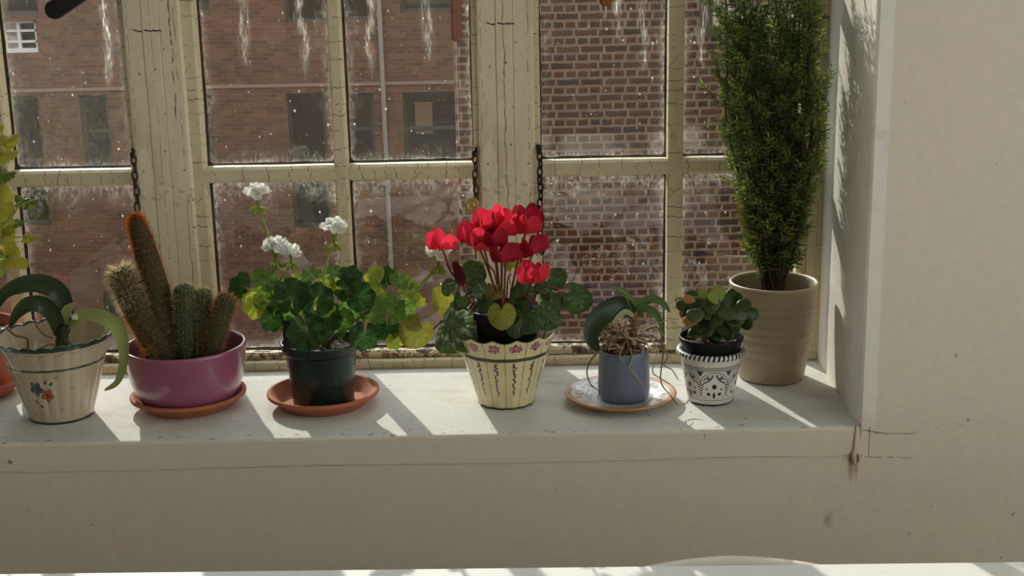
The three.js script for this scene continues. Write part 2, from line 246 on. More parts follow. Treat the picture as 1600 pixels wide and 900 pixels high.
// film of dust, limescale runs and specks on the panes (how much of the pane it hides)
function grimeMat(seed, topHeavy, haze, nRuns = 0) {
  const runs = [], r = rngOf(seed), dots = [];
  for (let i = 0; i < nRuns; i++) runs.push([0.12 + 0.76 * r(), 0.28 + r() * 0.34, 0.014 + r() * 0.022, r() * 99, 0.12 + r() * 0.2]);
  for (let i = 0; i < 70; i++) dots.push([r(), r(), 0.0015 + r() * r() * 0.006, 0.3 + 0.5 * r()]);
  const S = 512, T = 640, spot = new Float32Array(S * T);
  for (const [x, y, q, a] of dots) for (let dy = -5; dy <= 5; dy++) for (let dx = -5; dx <= 5; dx++) { const X = Math.round(x * S) + dx, Y = Math.round(y * T) + dy; if (X >= 0 && X < S && Y >= 0 && Y < T) spot[Y * S + X] = Math.max(spot[Y * S + X], a * clamp(1.4 - Math.hypot(dx, dy * 0.8) / (q * S))); }
  const t = dataTex(S, T, grey((u, v, x, y) => {
    const fibre = fbm(u * 120, v * 34, seed + 1, 3) * 0.5 + fbm(u * 34, v * 140, seed + 2, 3) * 0.5, cloud = fbm(u * 3, v * 4, seed + 3, 4);
    let d = haze * (0.7 + 0.7 * cloud) * (0.15 + 1.7 * fibre) ;
    const ed = Math.min(u, 1 - u, (1 - v) * 1.3, v * 1.3), wob = 0.006 + 0.016 * Math.pow(fbm(u * 9, v * 9, seed + 5, 3), 2) * 2;
    d += 0.75 * Math.exp(-ed / (wob * 0.28)) * (0.4 + 0.8 * fibre);
    d += 0.3 * Math.exp(-ed / (wob * 2.2)) * Math.pow(fbm(u * 60, v * 60, seed + 6, 3), 2) * 2.2;
    if (topHeavy) d += 0.22 * sstep(0.8, 1, v + 0.2 * (fbm(u * 9, v * 6, seed + 8, 3) - 0.5)) * Math.pow(fbm(u * 60, v * 70, seed + 7, 4), 2.2) * 1.6;
    for (const [x0, len, w0, s, a] of runs) { const k = 1 - v; if (k < len) { const c = x0 + 0.09 * (fbm(k * 6, s, seed, 3) - 0.5), q = Math.abs(u - c) / w0; if (q < 2.5) d += a * Math.exp(-q * q) * Math.pow(fbm(u * 90, k * 26, seed + 11, 4), 3.2) * 7 * sstep(len, len * 0.7, k); } }
    return clamp(d + spot[y * S + x], 0, 0.95);
  }), { wrap: false });
  return phys('#e6e0d2', 1, { transmission: 0.85, thickness: 0, transparent: true, alphaMap: t, specularIntensity: 0.2 });
}
const grime = [grimeMat(101, false, 0.020, 2), grimeMat(202, true, 0.014), grimeMat(303, false, 0.016, 2), grimeMat(404, true, 0.007), grimeMat(505, false, 0.045, 1)];

// ---------------------------------------------------------------- the room
const XL = -1.115, XR = 0.505, TOP = 1.70, ZG = -0.42, GLASS = -0.374;
struct('wall_front', merge([
  box(-3.35, 2.55, -0.93, -0.0445, ZG, 0), box(-3.35, XL, -0.0445, TOP, ZG, 0), box(XR + 0.012, 2.55, -0.0445, TOP, ZG, 0), box(XR + 0.003, XR + 0.013, -0.0445, 0.0005, ZG, 0), box(-3.35, 2.55, TOP, 2.3, ZG, 0),
]), wallPaint);
{
  // right reveal: plaster from the window to a paint seam, then the rounded arris of the room corner
  const w = (t, j) => [0, 0];
  const pr = [[XR + 0.010, ZG], [XR + 0.010, -0.335], [XR + 0.0015, -0.0735], [XR + 0.0032, -0.0725], [XR + 0.0032, -0.0712], [XR - 0.0012, -0.069], [XR - 0.002, -0.03], [XR - 0.0036, -0.006], [XR - 0.0032, -0.0018], [XR + 0.0005, 0.0003], [XR + 0.02, 0.0003], [XR + 0.02, ZG]];
  const g = sweep('y', 0, TOP, pr, 60, (t, j) => { const n = (vnoise(t * 14, j * 0.3, 4) - 0.5) * 0.0022; return [j > 1 && j < 9 ? n : 0, 0]; });
  struct('wall_reveal_right', g, revealPaint);
  struct('wall_reveal_left', box(XL - 0.01, XL, 0, TOP, ZG, 0), revealPaint);
  struct('wall_reveal_top', box(XL, XR + 0.01, TOP, TOP + 0.01, ZG, 0), revealPaint);
  // paint run at the end of the sill
  const rn = merge([tube([V(0.4985, 0.012, 0.0005), V(0.4965, -0.012, 0.0015), V(0.4955, -0.036, 0.002), V(0.4955, -0.05, 0.002)], (t) => 0.0012 + 0.0016 * t, 8), tube([V(0.4945, -0.034, 0.001), V(0.495, -0.044, 0.003), V(0.4975, -0.058, 0.001)], (t) => 0.0042 * Math.sin(0.5 + 2.3 * t), 8), tube([V(0.5045, 0.004, 0), V(0.504, -0.03, 0.0006), V(0.5035, -0.055, 0)], (t) => 0.0012 + 0.001 * Math.sin(t * 9), 6)]);
  struct('trim_6', rn, std('#b7a488', 0.7, { bumpMap: plasterBump, bumpScale: 0.0006 }));
}
{
  // sill board: its lower edge is the cracked joint in the wall paint
  const pr = [[-0.40, 0], [-0.004, 0], [-0.0012, -0.0006], [-0.0012, -0.0445], [-0.40, -0.0445]];
  const lip = [[-0.0012, -0.0006], [0.0004, -0.0018], [0.0015, -0.0045], [0.0018, -0.043], [-0.0012, -0.0445]];
  const lg = sweep('x', XL, XR + 0.004, lip, 220, (t, j) => { const a = (fbm(t * 9, 1, 8, 3) - 0.5) * 0.005, b = (vnoise(t * 60, 3, 4) - 0.5) * 0.0014; return [j > 0 && j < 4 ? b * 0.4 : 0, j === 3 || j === 4 ? a + b : j > 0 && j < 3 ? b * 0.3 : 0]; });
  { const uv = lg.attributes.uv, p = lg.attributes.position; for (let i = 0; i < uv.count; i++) uv.setXY(i, p.getX(i), p.getY(i)); }
  struct('trim_7', lg, wallPaint);
  const g = sweep('x', XL, XR + 0.004, pr.map(([z, y]) => [z, y]), 2);
  const uv = g.attributes.uv, p = g.attributes.position; for (let i = 0; i < uv.count; i++) uv.setXY(i, p.getX(i), p.getY(i) < -0.006 ? p.getY(i) : -p.getZ(i));
  struct('window_sill', g, sillPaint);
}
const floorMap = canvasTex(512, 512, (g, w, h) => { const r = rngOf(6); for (let i = 0; i < 5; i++) { g.fillStyle = ['#c4ae8c', '#cdb796', '#bba582', '#c8b28f', '#bfa884'][i]; g.fillRect(0, i * h / 5, w, h / 5); for (let k = 0; k < 40; k++) { g.fillStyle = `rgba(60,40,22,${r() * 0.14})`; g.fillRect(0, i * h / 5 + r() * h / 5, w, 1 + r() * 2); } g.fillStyle = '#6a563c'; g.fillRect(0, i * h / 5, w, 2); } }, { grain: 0.15, repeat: [1 / 0.7, 1 / 0.7] });
struct('floor', box(-3.35, 2.55, -0.93, -0.78, 0, 5.2), std('#ffffff', 0.55, { map: floorMap }));
struct('ceiling', box(-3.35, 2.55, 2.15, 2.3, 0, 5.2), roomPaint);
struct('wall_left', box(-3.35, -3.2, -0.78, 2.15, 0, 5.2), roomPaint);
struct('wall_back', box(-3.35, 2.55, -0.78, 2.15, 5.05, 5.2), roomPaint);
struct('wall_right', merge([box(2.4, 2.55, -0.78, -0.2, 0, 5.05), box(2.4, 2.55, 2.05, 2.15, 0, 5.05), box(2.4, 2.55, -0.2, 2.05, 0, 0.25), box(2.4, 2.55, -0.2, 2.05, 3.9, 5.05)]), roomPaint);
{
  const frameM = std('#d8d2c2', 0.6), w4 = groupS('window_4');
  const n4 = 4, z4 = (k) => lerp(0.27, 3.88, k / n4);
  for (let k = 0; k <= n4; k++) struct('stile', box(2.45, 2.51, -0.2, 2.05, z4(k) - 0.025, z4(k) + 0.025), frameM, w4);
  for (const y of [-0.18, 0.925, 2.03]) struct('rail', box(2.455, 2.505, y - 0.02, y + 0.02, 0.25, 3.9), frameM, w4);
  for (let k = 0; k < n4; k++) for (const y of [0.37, 1.48]) { const g = new THREE.PlaneGeometry(z4(1) - z4(0), 1.1); g.rotateY(-Math.PI / 2); g.translate(2.48, y, (z4(k) + z4(k + 1)) / 2); struct('pane', g, glassMat, w4); }
}

// ---------------------------------------------------------------- the window: posts, curb, three casements
const wobble = (s, a) => (t, j) => { const n = (fbm(t * 11, j * 0.7, s, 3) - 0.5) * a; return [n, (fbm(t * 13, j * 0.9, s + 5, 3) - 0.5) * a]; };
// posts stand proud of the casements; a shallow bead runs down the middle boards
function post(name, x0, x1, z0, mat = postPaint) {
  const c = (x0 + x1) / 2, r = 0.0035;
  const pr = [[x0, ZG], [x1, ZG], [x1, z0 - r], [x1 - r * 0.4, z0 - r * 0.3], [x1 - r, z0], [c + 0.0125, z0], [c + 0.0115, z0 - 0.0015], [c + 0.0105, z0 + 0.0008], [c - 0.0145, z0 + 0.0008], [c - 0.0155, z0 - 0.0015], [c - 0.0165, z0], [x0 + r, z0], [x0 + r * 0.4, z0 - r * 0.3], [x0, z0 - r]];
  const g = sweep('y', 0.0, TOP, pr, 90, (t, j) => [(vnoise(t * 20, j, 3) - 0.5) * 0.0012, j > 3 && j < 12 ? (vnoise(t * 26, j * 0.2, 7) - 0.5) * 0.0011 : 0]);
  const uv = g.attributes.uv, p = g.attributes.position; for (let i = 0; i < uv.count; i++) uv.setXY(i, p.getY(i) - 0.09, 0.1 + (p.getX(i) - c) + (p.getZ(i) - z0) * 0.6);
  return struct(name, g, mat);
}
post('trim_1', -0.612, -0.520, -0.331);
post('trim_2', -0.0485, 0.0425, -0.331, postPaints[1]);
post('trim_3', 0.5005, 0.5165, -0.334);
post('trim_4', -1.116, -1.084, -0.331);
{
  const pr = roundRect(-0.405, -0.3285, -0.002, 0.0145, 0.006, 4);
  const g = sweep('x', XL, XR + 0.012, pr, 260, (t, j) => { const n = fbm(t * 16, j * 0.4, 6, 3) - 0.5; return [n * 0.003, n * 0.002]; });
  struct('trim_5', g, barPaint[0]);
}
const rowY = [0.027, 0.347, 0.667, 0.987, 1.307], PH = 0.294, BAR = 0.026;
function casement(name, x0, x1, mx0, mx1, k) {
  const w = groupS(name), zf = -0.340, zb = -0.385;
  const jamb = (a, b) => [[a, zb], [b, zb], [b, zf - 0.003], [b - 0.003, zf], [a + 0.003, zf], [a, zf - 0.003]];
  const vbar = (nm, a, b, s) => { const g = sweep('y', 0.02, 1.635, jamb(a, b), 170, wobble(s, 0.0016)); return struct(nm, g, barPaint[s % 3], w); };
  const sw = x0 < -1 || x1 > 0.45;   // stile widths as far as the posts leave them to be seen
  const sl = x0 < -1 ? 0.02 : x0 < -0.4 ? 0.02 : 0.009, sr = x1 > 0.45 ? 0.024 : 0.0095;
  vbar('stile', x0 - 0.004, x0 + sl, k); vbar('stile', x1 - sr, x1 + 0.004, k + 1); vbar('muntin', mx0, mx1, k + 2);
  const hprof = (y0, y1, zz = zf) => [[zb, y0], [zz - 0.004, y0], [zz, y0 + 0.004], [zz, y1 - 0.004], [zz - 0.006, y1], [zb, y1]];
  const cols = [[x0 + sl, mx0], [mx1, x1 - sr]];
  for (const [a, b] of cols) {
    for (let i = 1; i < 5; i++) { const g = sweep('x', a - 0.003, b + 0.003, hprof(rowY[i] - BAR, rowY[i]), 40, wobble(k * 7 + i, 0.0016)); struct('glazing_bar', g, barPaint[(k + i) % 3], w); }
    { const g = sweep('x', a - 0.003, b + 0.003, hprof(0.0125, rowY[0], zf - 0.004), 70, wobble(k * 3 + 40, 0.0045)); struct('bottom_rail', g, rustPaint, w); }
    { const g = sweep('x', a - 0.003, b + 0.003, hprof(1.60, 1.70), 8, wobble(k * 3 + 47, 0.002)); struct('top_rail', g, barPaint[0], w); }
    rowY.forEach((y, i) => {
      const g = new THREE.PlaneGeometry(b - a + 0.006, PH + 0.006), p = struct('pane', g, glassMat, w), s = rngOf(k * 31 + i * 7 + (a * 100 | 0));
      p.position.set((a + b) / 2, y + PH / 2, GLASS); p.rotation.set((s() - 0.5) * 0.012, (s() - 0.5) * 0.016, 0);
      const f = struct('grime', new THREE.PlaneGeometry(b - a, PH), grime[a > 0 ? (i === 0 ? 3 : 2) : i === 0 ? 1 : a < -0.7 ? 4 : 0], p); f.position.z = -0.0012; if ((k + i + (a < mx0 ? 0 : 1)) % 2) f.rotation.y = Math.PI, f.position.z = -0.0014;
      // hardened putty left round the pane, broken away in places
      const pts = []; const A = (b - a) / 2 - 0.001, B = PH / 2 - 0.001, rr = 0.008;
      const rim = []; for (const [cx, cy, q] of [[A - rr, B - rr, 0], [-A + rr, B - rr, 1], [-A + rr, -B + rr, 2], [A - rr, -B + rr, 3]]) for (let m = 0; m <= 4; m++) { const an = (q + m / 4) * Math.PI / 2; rim.push([cx + rr * Math.cos(an), cy + rr * Math.sin(an)]); }
      const dense = []; for (let m = 0; m < rim.length; m++) { const [ax, ay] = rim[m], [bx, by] = rim[(m + 1) % rim.length], n = Math.max(1, Math.round(Math.hypot(bx - ax, by - ay) / 0.01)); for (let e = 0; e < n; e++) dense.push([lerp(ax, bx, e / n), lerp(ay, by, e / n)]); }
      const pt = gridGeo(dense.length, 2, (u, v) => { const [x, y2] = dense[Math.round(u * dense.length) % dense.length], wd = 0.0012 + 0.0022 * fbm(x * 70, y2 * 70, k + i, 3), l = Math.hypot(x, y2), s2 = v === 0 ? 1 + 0.004 / l : v === 0.5 ? 1 : 1 - wd / l; return V(x * s2, y2 * s2, v === 0 ? 0.012 : v === 0.5 ? 0.006 : 0.0008); });
      struct('putty', pt, puttyMat, p);
    });
  }
}
puttyMat.side = THREE.DoubleSide;
casement('window_1', -1.084, -0.612, -0.845, -0.820, 1);
casement('window_2', -0.520, -0.0485, -0.288, -0.266, 2);
casement('window_3', 0.0425, 0.5005, 0.260, 0.2855, 3);

// ---------------------------------------------------------------- outside: our own facade, the court, two brick buildings
{
  const m = std('#7d6254', 0.9);
  struct('outer_wall', merge([box(-14, -3.35, -9.2, 18, ZG, 0), box(2.55, 4.5, -9.2, 18, ZG, 0), box(-3.35, 2.55, -9.2, -0.93, ZG, 0), box(-3.35, 2.55, 2.3, 18, ZG, 0)]), m);
  struct('courtyard_wall', merge([box(-15, -14, -9.2, 1.5, -22, 0), box(4.5, 5.5, -9.2, 9, -10, 0)]), m);
  struct('courtyard_ground', box(-30, 30, -9.6, -9.2, -40, ZG), std('#6f6a62', 0.95));
}
const brickTones = ['#5f3a31', '#56332a', '#4a2d27', '#643f34', '#402b27', '#5b382e'];
const brickBump = dataTex(256, 256, grey((u, v) => 0.5 + 0.8 * (fbm(u * 16, v * 16, 4, 4, 16) - 0.5)));
const brickFace = canvasTex(256, 128, (g, w, h) => { g.fillStyle = '#e9e4e0'; g.fillRect(0, 0, w, h); const r = rngOf(8); for (let i = 0; i < 160; i++) { g.fillStyle = r() < 0.5 ? `rgba(60,40,34,${r() * 0.25})` : `rgba(255,236,220,${r() * 0.25})`; const a = 1 + r() * 12; g.beginPath(); g.ellipse(r() * w, r() * h, a, a * 0.5, r() * 3, 0, 7); g.fill(); } }, { grain: 0.3, seed: 3 });
const brickMats = brickTones.map((c) => std(c, 0.92, { map: brickFace, bumpMap: brickBump, bumpScale: 0.003 }));
{
  const ZB = -10, b = thing('brick_building', 'near brick building with thick pale mortar joints, behind the panes beside the yew', 'building', V(-0.468, -9.2, ZB), 'brick buildings across the court');
  const O = b.position, loc = (g) => { g.translate(-O.x, -O.y, -O.z); return g; };
  const mort = std('#a59685', 0.95, { bumpMap: plasterBump, bumpScale: 0.004 });
  part('wall', loc(merge([box(-0.468, 9, -9.2, 4.5, ZB - 8, ZB - 0.009)])), mort, b, 'pale mortar bed of the brick wall');
  // English bond: courses of stretchers and of headers in turn
  const CH = 0.0708, BH = 0.0475, SL = 0.2105, hl = 0.1052, J = 0.0235, y0 = -3.12, cells = [];
  const r = rngOf(4);
  for (let c = 0; c < 52; c++) {
    const y = y0 + c * CH, str = c % 2 === 0, L = str ? SL : hl, off = str ? (c % 4 ? 0.0526 : 0) : hl * 0.25;
    for (let k = -1; k < (str ? 15 : 30); k++) {
      let xa = -0.462 + off + k * L, xb = xa + L - J; xa = Math.max(xa, -0.462); xb = Math.min(xb, 2.5); if (xb - xa < 0.02) continue;
      const cx = (xa + xb) / 2; if (cx > 1.66 && y > -0.03) continue;               // the window over there
      cells.push({ xa, xb, y, str, cx });
    }
  }
  // the ones that show largest: in the openings of the casement beside the yew
  const score = (q) => { const P = V(q.cx, q.y, ZB).project(camera), X = (P.x * 0.5 + 0.5) * 1600, Y = (0.5 - P.y * 0.5) * 900; const open = (X > 846 && X < 1044) || (X > 1066 && X < 1124) || (X > 712 && X < 740 && Y < 250); const yo = (Y < 244 && Y > -6) || (Y > 276 && Y < 540); return (open && yo ? 10 : 0) + (q.xb - q.xa) * 10 + (X > 846 && X < 1044 ? 1.5 : 0); };
  cells.forEach((q) => { q.s = score(q); }); cells.sort((p, q) => q.s - p.s);
  const unit = [0, 1, 2].map((k) => { const g = new THREE.BoxGeometry(1, 1, 1, 4, 2, 1), p = g.attributes.position, rr = rngOf(30 + k); const jit = {}; for (let i = 0; i < p.count; i++) { const key = [p.getX(i), p.getY(i)].map((v) => v.toFixed(2)).join(), j = jit[key] ??= [(rr() - 0.5) * 0.035, (rr() - 0.5) * 0.13]; const edge = Math.abs(p.getX(i)) > 0.49 || Math.abs(p.getY(i)) > 0.49; p.setXYZ(i, p.getX(i) + j[0], p.getY(i) + j[1], p.getZ(i) + (p.getZ(i) > 0 && edge ? -0.12 : 0)); } g.computeVertexNormals(); return g; });
  const rest = [];
  cells.forEach((q, i) => {
    const patch = fbm(q.cx * 1.6, q.y * 1.6, 5, 2), tone = Math.floor(clamp(r() * 0.75 + (patch - 0.5) * 1.3 + 0.12) * 5.99), m = new THREE.Matrix4().compose(V((q.xa + q.xb) / 2 - O.x, q.y - O.y, -0.012 + (r() - 0.5) * 0.006), new THREE.Quaternion().setFromEuler(new THREE.Euler(0, 0, (r() - 0.5) * 0.012)), V(q.xb - q.xa, BH, 0.03));
    if (i < 300) { const o = part('brick', unit[(r() * 3) | 0], brickMats[tone], b); o.position.setFromMatrixPosition(m); o.scale.set(q.xb - q.xa, BH, 0.03); o.rotation.z = (r() - 0.5) * 0.012; }
    else rest.push([m, tone]);
  });
  const im = new THREE.InstancedMesh(unit[0], std('#ffffff', 0.92, { map: brickFace, bumpMap: brickBump, bumpScale: 0.003 }), rest.length); im.name = 'brickwork'; im.userData.kind = 'stuff';
  rest.forEach(([m, t], i) => { im.setMatrixAt(i, m); im.setColorAt(i, new THREE.Color(brickTones[t])); }); shade(im); b.add(im);
  // its window, up behind the yew
  const w = part('window', loc(merge([box(1.67, 2.5, -0.06, 0.03, ZB - 0.05, ZB + 0.03), box(1.67, 1.785, 0.03, 1.4, ZB - 0.05, ZB + 0.006)])), std('#4c4640', 0.9), b, 'grey stone window surround');
  part('frame', loc(merge([box(1.785, 1.835, 0.03, 1.4, ZB - 0.02, ZB + 0.014), box(1.835, 2.5, 0.09, 0.15, ZB - 0.02, ZB + 0.014)])), std('#d8d5cc', 0.6), w, 'white window frame');
  part('windowpane', loc(box(1.785, 2.5, 0.03, 1.4, ZB - 0.012, ZB + 0.002)), std('#8b8880', 0.3), w);
}
{
  const ZF = -22, b = thing('brick_building', 'far brown brick building with tall dark windows, a white sash and thin conduit', 'building', V(-5, -9.2, ZF), 'brick buildings across the court');
  const O = b.position, loc = (g) => { g.translate(-O.x, -O.y, -O.z); return g; };
  const farMap = canvasTex(1024, 1024, (g, w, h) => {   // 64 courses of brick too small to pick apart
    g.fillStyle = '#65523f'; g.fillRect(0, 0, w, h); const r = rngOf(15), ch = h / 64;
    for (let c = 0; c < 64; c++) for (let k = -1; k < 24; k++) { const L = w / 23, x = k * L + (c % 2) * L / 2; g.fillStyle = ['#643d29', '#5a3524', '#6c4532', '#513123', '#60402e'][(r() * 5) | 0]; g.fillRect(x, c * ch, L - 2.4, ch - 2.4); }
    for (let i = 0; i < 50; i++) { g.fillStyle = r() < 0.5 ? `rgba(150,104,74,${r() * 0.2})` : `rgba(60,46,40,${r() * 0.2})`; g.beginPath(); g.ellipse(r() * w, r() * h, 30 + r() * 160, 10 + r() * 40, 0, 0, 7); g.fill(); }
  }, { grain: 0.25, seed: 17, repeat: [1 / 4.8, 1 / 4.6] });
  const fm = std('#ffffff', 0.95, { map: farMap, bumpMap: farMap, bumpScale: 0.008 });
  const px = (x, y) => at(x, y, ZF);
  // windows as x0, x1, top, bottom in the photograph, carried to the facade
  const wins = [[-8, 62, -90, 24], [300, 329, -120, 22], [437, 508, -120, 35], [530, 578, -120, 32], [620, 742, -120, 18], [7, 80, 150, 352], [122, 177, 149, 262], [-70, -30, 150, 352], [300, 343, 147, 350], [447, 518, 146, 356], [545, 588, 146, 258], [628, 740, 145, 256], [160, 205, 455, 520], [560, 640, 520, 610], [-2, 60, 32, 82]];
  const holes = wins.map(([x0, x1, t, bt]) => { const a = px(x0, t), c = px(x1, bt); return [a.x, c.x - (c.x - a.x) * 0 , c.y, a.y]; });
  const shape = new THREE.Shape(); shape.moveTo(-13, -9.2); shape.lineTo(1.5, -9.2); shape.lineTo(1.5, 4.2); shape.lineTo(-13, 4.2); shape.closePath();
  for (const [a, c, lo, hi] of holes) { const p = new THREE.Path(); p.moveTo(a, lo); p.lineTo(a, hi); p.lineTo(c, hi); p.lineTo(c, lo); p.closePath(); shape.holes.push(p); }
  const wg = new THREE.ExtrudeGeometry(shape, { depth: 0.25, bevelEnabled: false }); wg.translate(0, 0, ZF - 0.25);
  part('wall', loc(wg), fm, b);
  part('room_shell', loc(merge([box(-13, 1.5, -9.2, 4.2, ZF - 5, ZF - 4.8), box(-13, -12.8, -9.2, 4.2, ZF - 4.8, ZF - 0.25), box(1.3, 1.5, -9.2, 4.2, ZF - 4.8, ZF - 0.25), box(-12.8, 1.3, 4.0, 4.2, ZF - 4.8, ZF - 0.25), box(-12.8, 1.3, -4.6, -4.4, ZF - 4.8, ZF - 0.25), box(-12.8, 1.3, -1.3, -1.1, ZF - 4.8, ZF - 0.25), box(-12.8, 1.3, -9.2, -9.0, ZF - 4.8, ZF - 0.25)])), std('#a39a8c', 0.95), b, 'rooms behind the windows');
  const dark = phys('#e8ece8', 0, { transmission: 1, thickness: 0, ior: 1.35 }), fr = std('#3f3b34', 0.7), white = std('#dcdad4', 0.6);
  holes.forEach(([a, c, lo, hi], i) => {
    const sash = i === 14;
    const w = part('window', loc(merge([box(a, a + 0.06, lo, hi, ZF - 0.17, ZF - 0.1), box(c - 0.06, c, lo, hi, ZF - 0.17, ZF - 0.1), box(a, c, hi - 0.06, hi, ZF - 0.17, ZF - 0.1), box(a, c, lo, lo + 0.07, ZF - 0.17, ZF - 0.06), ...(hi - lo > 1.2 ? [box(a, c, (lo + hi) / 2 - 0.03, (lo + hi) / 2 + 0.03, ZF - 0.17, ZF - 0.11)] : [])])), sash ? white : fr, b, sash ? 'white many-paned sash' : null);
    if (!sash) part('windowpane', loc(box(a + 0.03, c - 0.03, lo, hi, ZF - 0.19, ZF - 0.165)), dark, w);
    else {
      const xm = lerp(a, c, 0.45);
      part('blind', loc(box(a, xm, lo, hi, ZF - 0.19, ZF - 0.165)), std('#a9a69e', 0.8), w, 'pale drawn blind');
      part('windowpane', loc(box(xm, c, lo, hi, ZF - 0.19, ZF - 0.165)), dark, w);
      part('glazing_bar', loc(merge([box(xm - 0.02, xm + 0.03, lo, hi, ZF - 0.165, ZF - 0.09), ...[1, 2].map((k) => box(a, c, lerp(lo, hi, k / 3) - 0.02, lerp(lo, hi, k / 3) + 0.02, ZF - 0.165, ZF - 0.1))])), white, w);
    }
    if (i === 11) { part('picture', loc(box(lerp(a, c, 0.17), lerp(a, c, 0.42), lerp(lo, hi, 0.42), lerp(lo, hi, 0.86), ZF - 0.16, ZF - 0.14)), std('#6d5a44', 0.8), w, 'pale panel standing in the window'); }
    if (i === 8) part('curtain', loc(box(a + 0.05, lerp(a, c, 0.62), lo + 0.1, lerp(lo, hi, 0.9), ZF - 0.16, ZF - 0.145)), std('#8d8c88', 0.9), w, 'grey curtain');
  });
  const l = at(0, 143, ZF).y;
  part('ledge', loc(box(-13, 1.5, l - 0.02, l + 0.035, ZF - 0.01, ZF + 0.02)), std('#8a7464', 0.9), b, 'soldier course line over the windows');
  const c0 = at(590, -40, ZF + 0.05), c1 = at(612, 430, ZF + 0.05);
  part('conduit', loc(tube([c0, V((c0.x + c1.x) / 2, (c0.y + c1.y) / 2, ZF + 0.05), c1], 0.04, 8)), std('#8f8880', 0.6, { metalness: 0.3 }), b, 'thin grey conduit running down the facade');
}

// ---------------------------------------------------------------- white table, chair, bench, ironmongery of the window
{
  const a = at(-300, 900.2, 0.37), c = at(1900, 876.8, 0.37), yT = -0.034;
  const t = thing('table', 'white painted table standing just inside the window below the sill', 'table', V(0.1, -0.78, 0.86));
  t.rotation.y = -0.0185;
  const wm = std('#e9e8e4', 0.6, { bumpMap: plasterBump, bumpScale: 0.0003 });
  const h = 0.78 + yT;
  part('tabletop', sweep('x', -1.15, 1.2, roundRect(-0.49, 0.49, h - 0.028, h, 0.004, 3), 1), wm, t);
  part('apron', merge([box(-1.05, 1.1, h - 0.11, h - 0.028, -0.42, -0.40), box(-1.05, 1.1, h - 0.11, h - 0.028, 0.40, 0.42), box(-1.05, -1.03, h - 0.11, h - 0.028, -0.40, 0.40), box(1.08, 1.1, h - 0.11, h - 0.028, -0.40, 0.40)]), wm, t);
  for (const x of [-1.03, 1.08]) for (const z of [-0.40, 0.40]) part('leg', sweep('y', 0, h - 0.028, roundRect(x - 0.025, x + 0.025, z - 0.025, z + 0.025, 0.005, 2), 1), wm, t);
}
{
  const c = thing('chair', 'white painted chair with a curved top rail, pushed in behind the table under the sill', 'chair', V(0.265, -0.78, 0.33));
  const m = std('#e4dfd2', 0.5, { bumpMap: plasterBump, bumpScale: 0.0008 });
  const yr = at(1130, 871, 0.29).y + 0.78;   // crown of the rail above the floor
  const hoop = []; for (let i = 0; i <= 20; i++) { const a = lerp(-1, 1, i / 20), x = 0.205 * Math.sin(a * 1.35) / Math.sin(1.35); hoop.push(V(x, yr - 0.011 - 0.018 * Math.pow(Math.abs(x) / 0.15, 2) - (Math.abs(x) > 0.16 ? (Math.abs(x) - 0.16) * 1.2 : 0), -0.04 + 0.02 * Math.abs(a))); }
  part('top_rail', tube(hoop, 0.0125, 10, 60), m, c);
  for (const s of [-1, 1]) { part('back_post', tube([V(s * 0.205, yr - 0.108, -0.02), V(s * 0.19, 0.46, 0.0), V(s * 0.185, 0.44, 0.01)], 0.011, 8), m, c); }
  part('seat', sweep('x', -0.2, 0.2, roundRect(0.0, 0.40, 0.425, 0.45, 0.01, 3), 1), m, c);
  for (const x of [-0.18, -0.06, 0.06, 0.18]) part('spindle', tube([V(x * 0.9, 0.45, 0.012), V(x * 0.86, yr - 0.03, -0.035)], 0.007, 7), m, c);
  for (const [x, z] of [[-0.17, 0.03], [0.17, 0.03], [-0.17, 0.37], [0.17, 0.37]]) part('leg', tube([V(x, 0.43, z), V(x * 1.08, 0, z + (z > 0.2 ? 0.02 : -0.02))], (q) => 0.017 - 0.006 * q, 8), m, c);
}
{
  const b = thing('bench', 'white slatted bench standing behind the table, mirrored faintly in the panes', 'bench', V(0.3, -0.78, 2.2));
  const m = std('#eeece6', 0.5);
  for (const [y0, y1] of [[0.77, 0.85], [0.596, 0.64], [0.526, 0.565]]) part('back_slat', sweep('x', -1.0, 1.0, roundRect(-0.012, 0.012, y0, y1, 0.004, 2), 1), m, b);
  for (let i = 0; i < 4; i++) part('seat_slat', sweep('x', -1.0, 1.0, roundRect(0.04 + i * 0.105, 0.13 + i * 0.105, 0.425, 0.448, 0.004, 2), 1), m, b);
  for (const x of [-0.94, 0.94]) { part('back_post', box(x - 0.025, x + 0.025, 0, 0.85, 0.012, 0.045), m, b); part('leg', box(x - 0.025, x + 0.025, 0, 0.425, 0.40, 0.44), m, b); part('side_rail', box(x - 0.02, x + 0.02, 0.37, 0.425, 0.045, 0.40), m, b); }
}
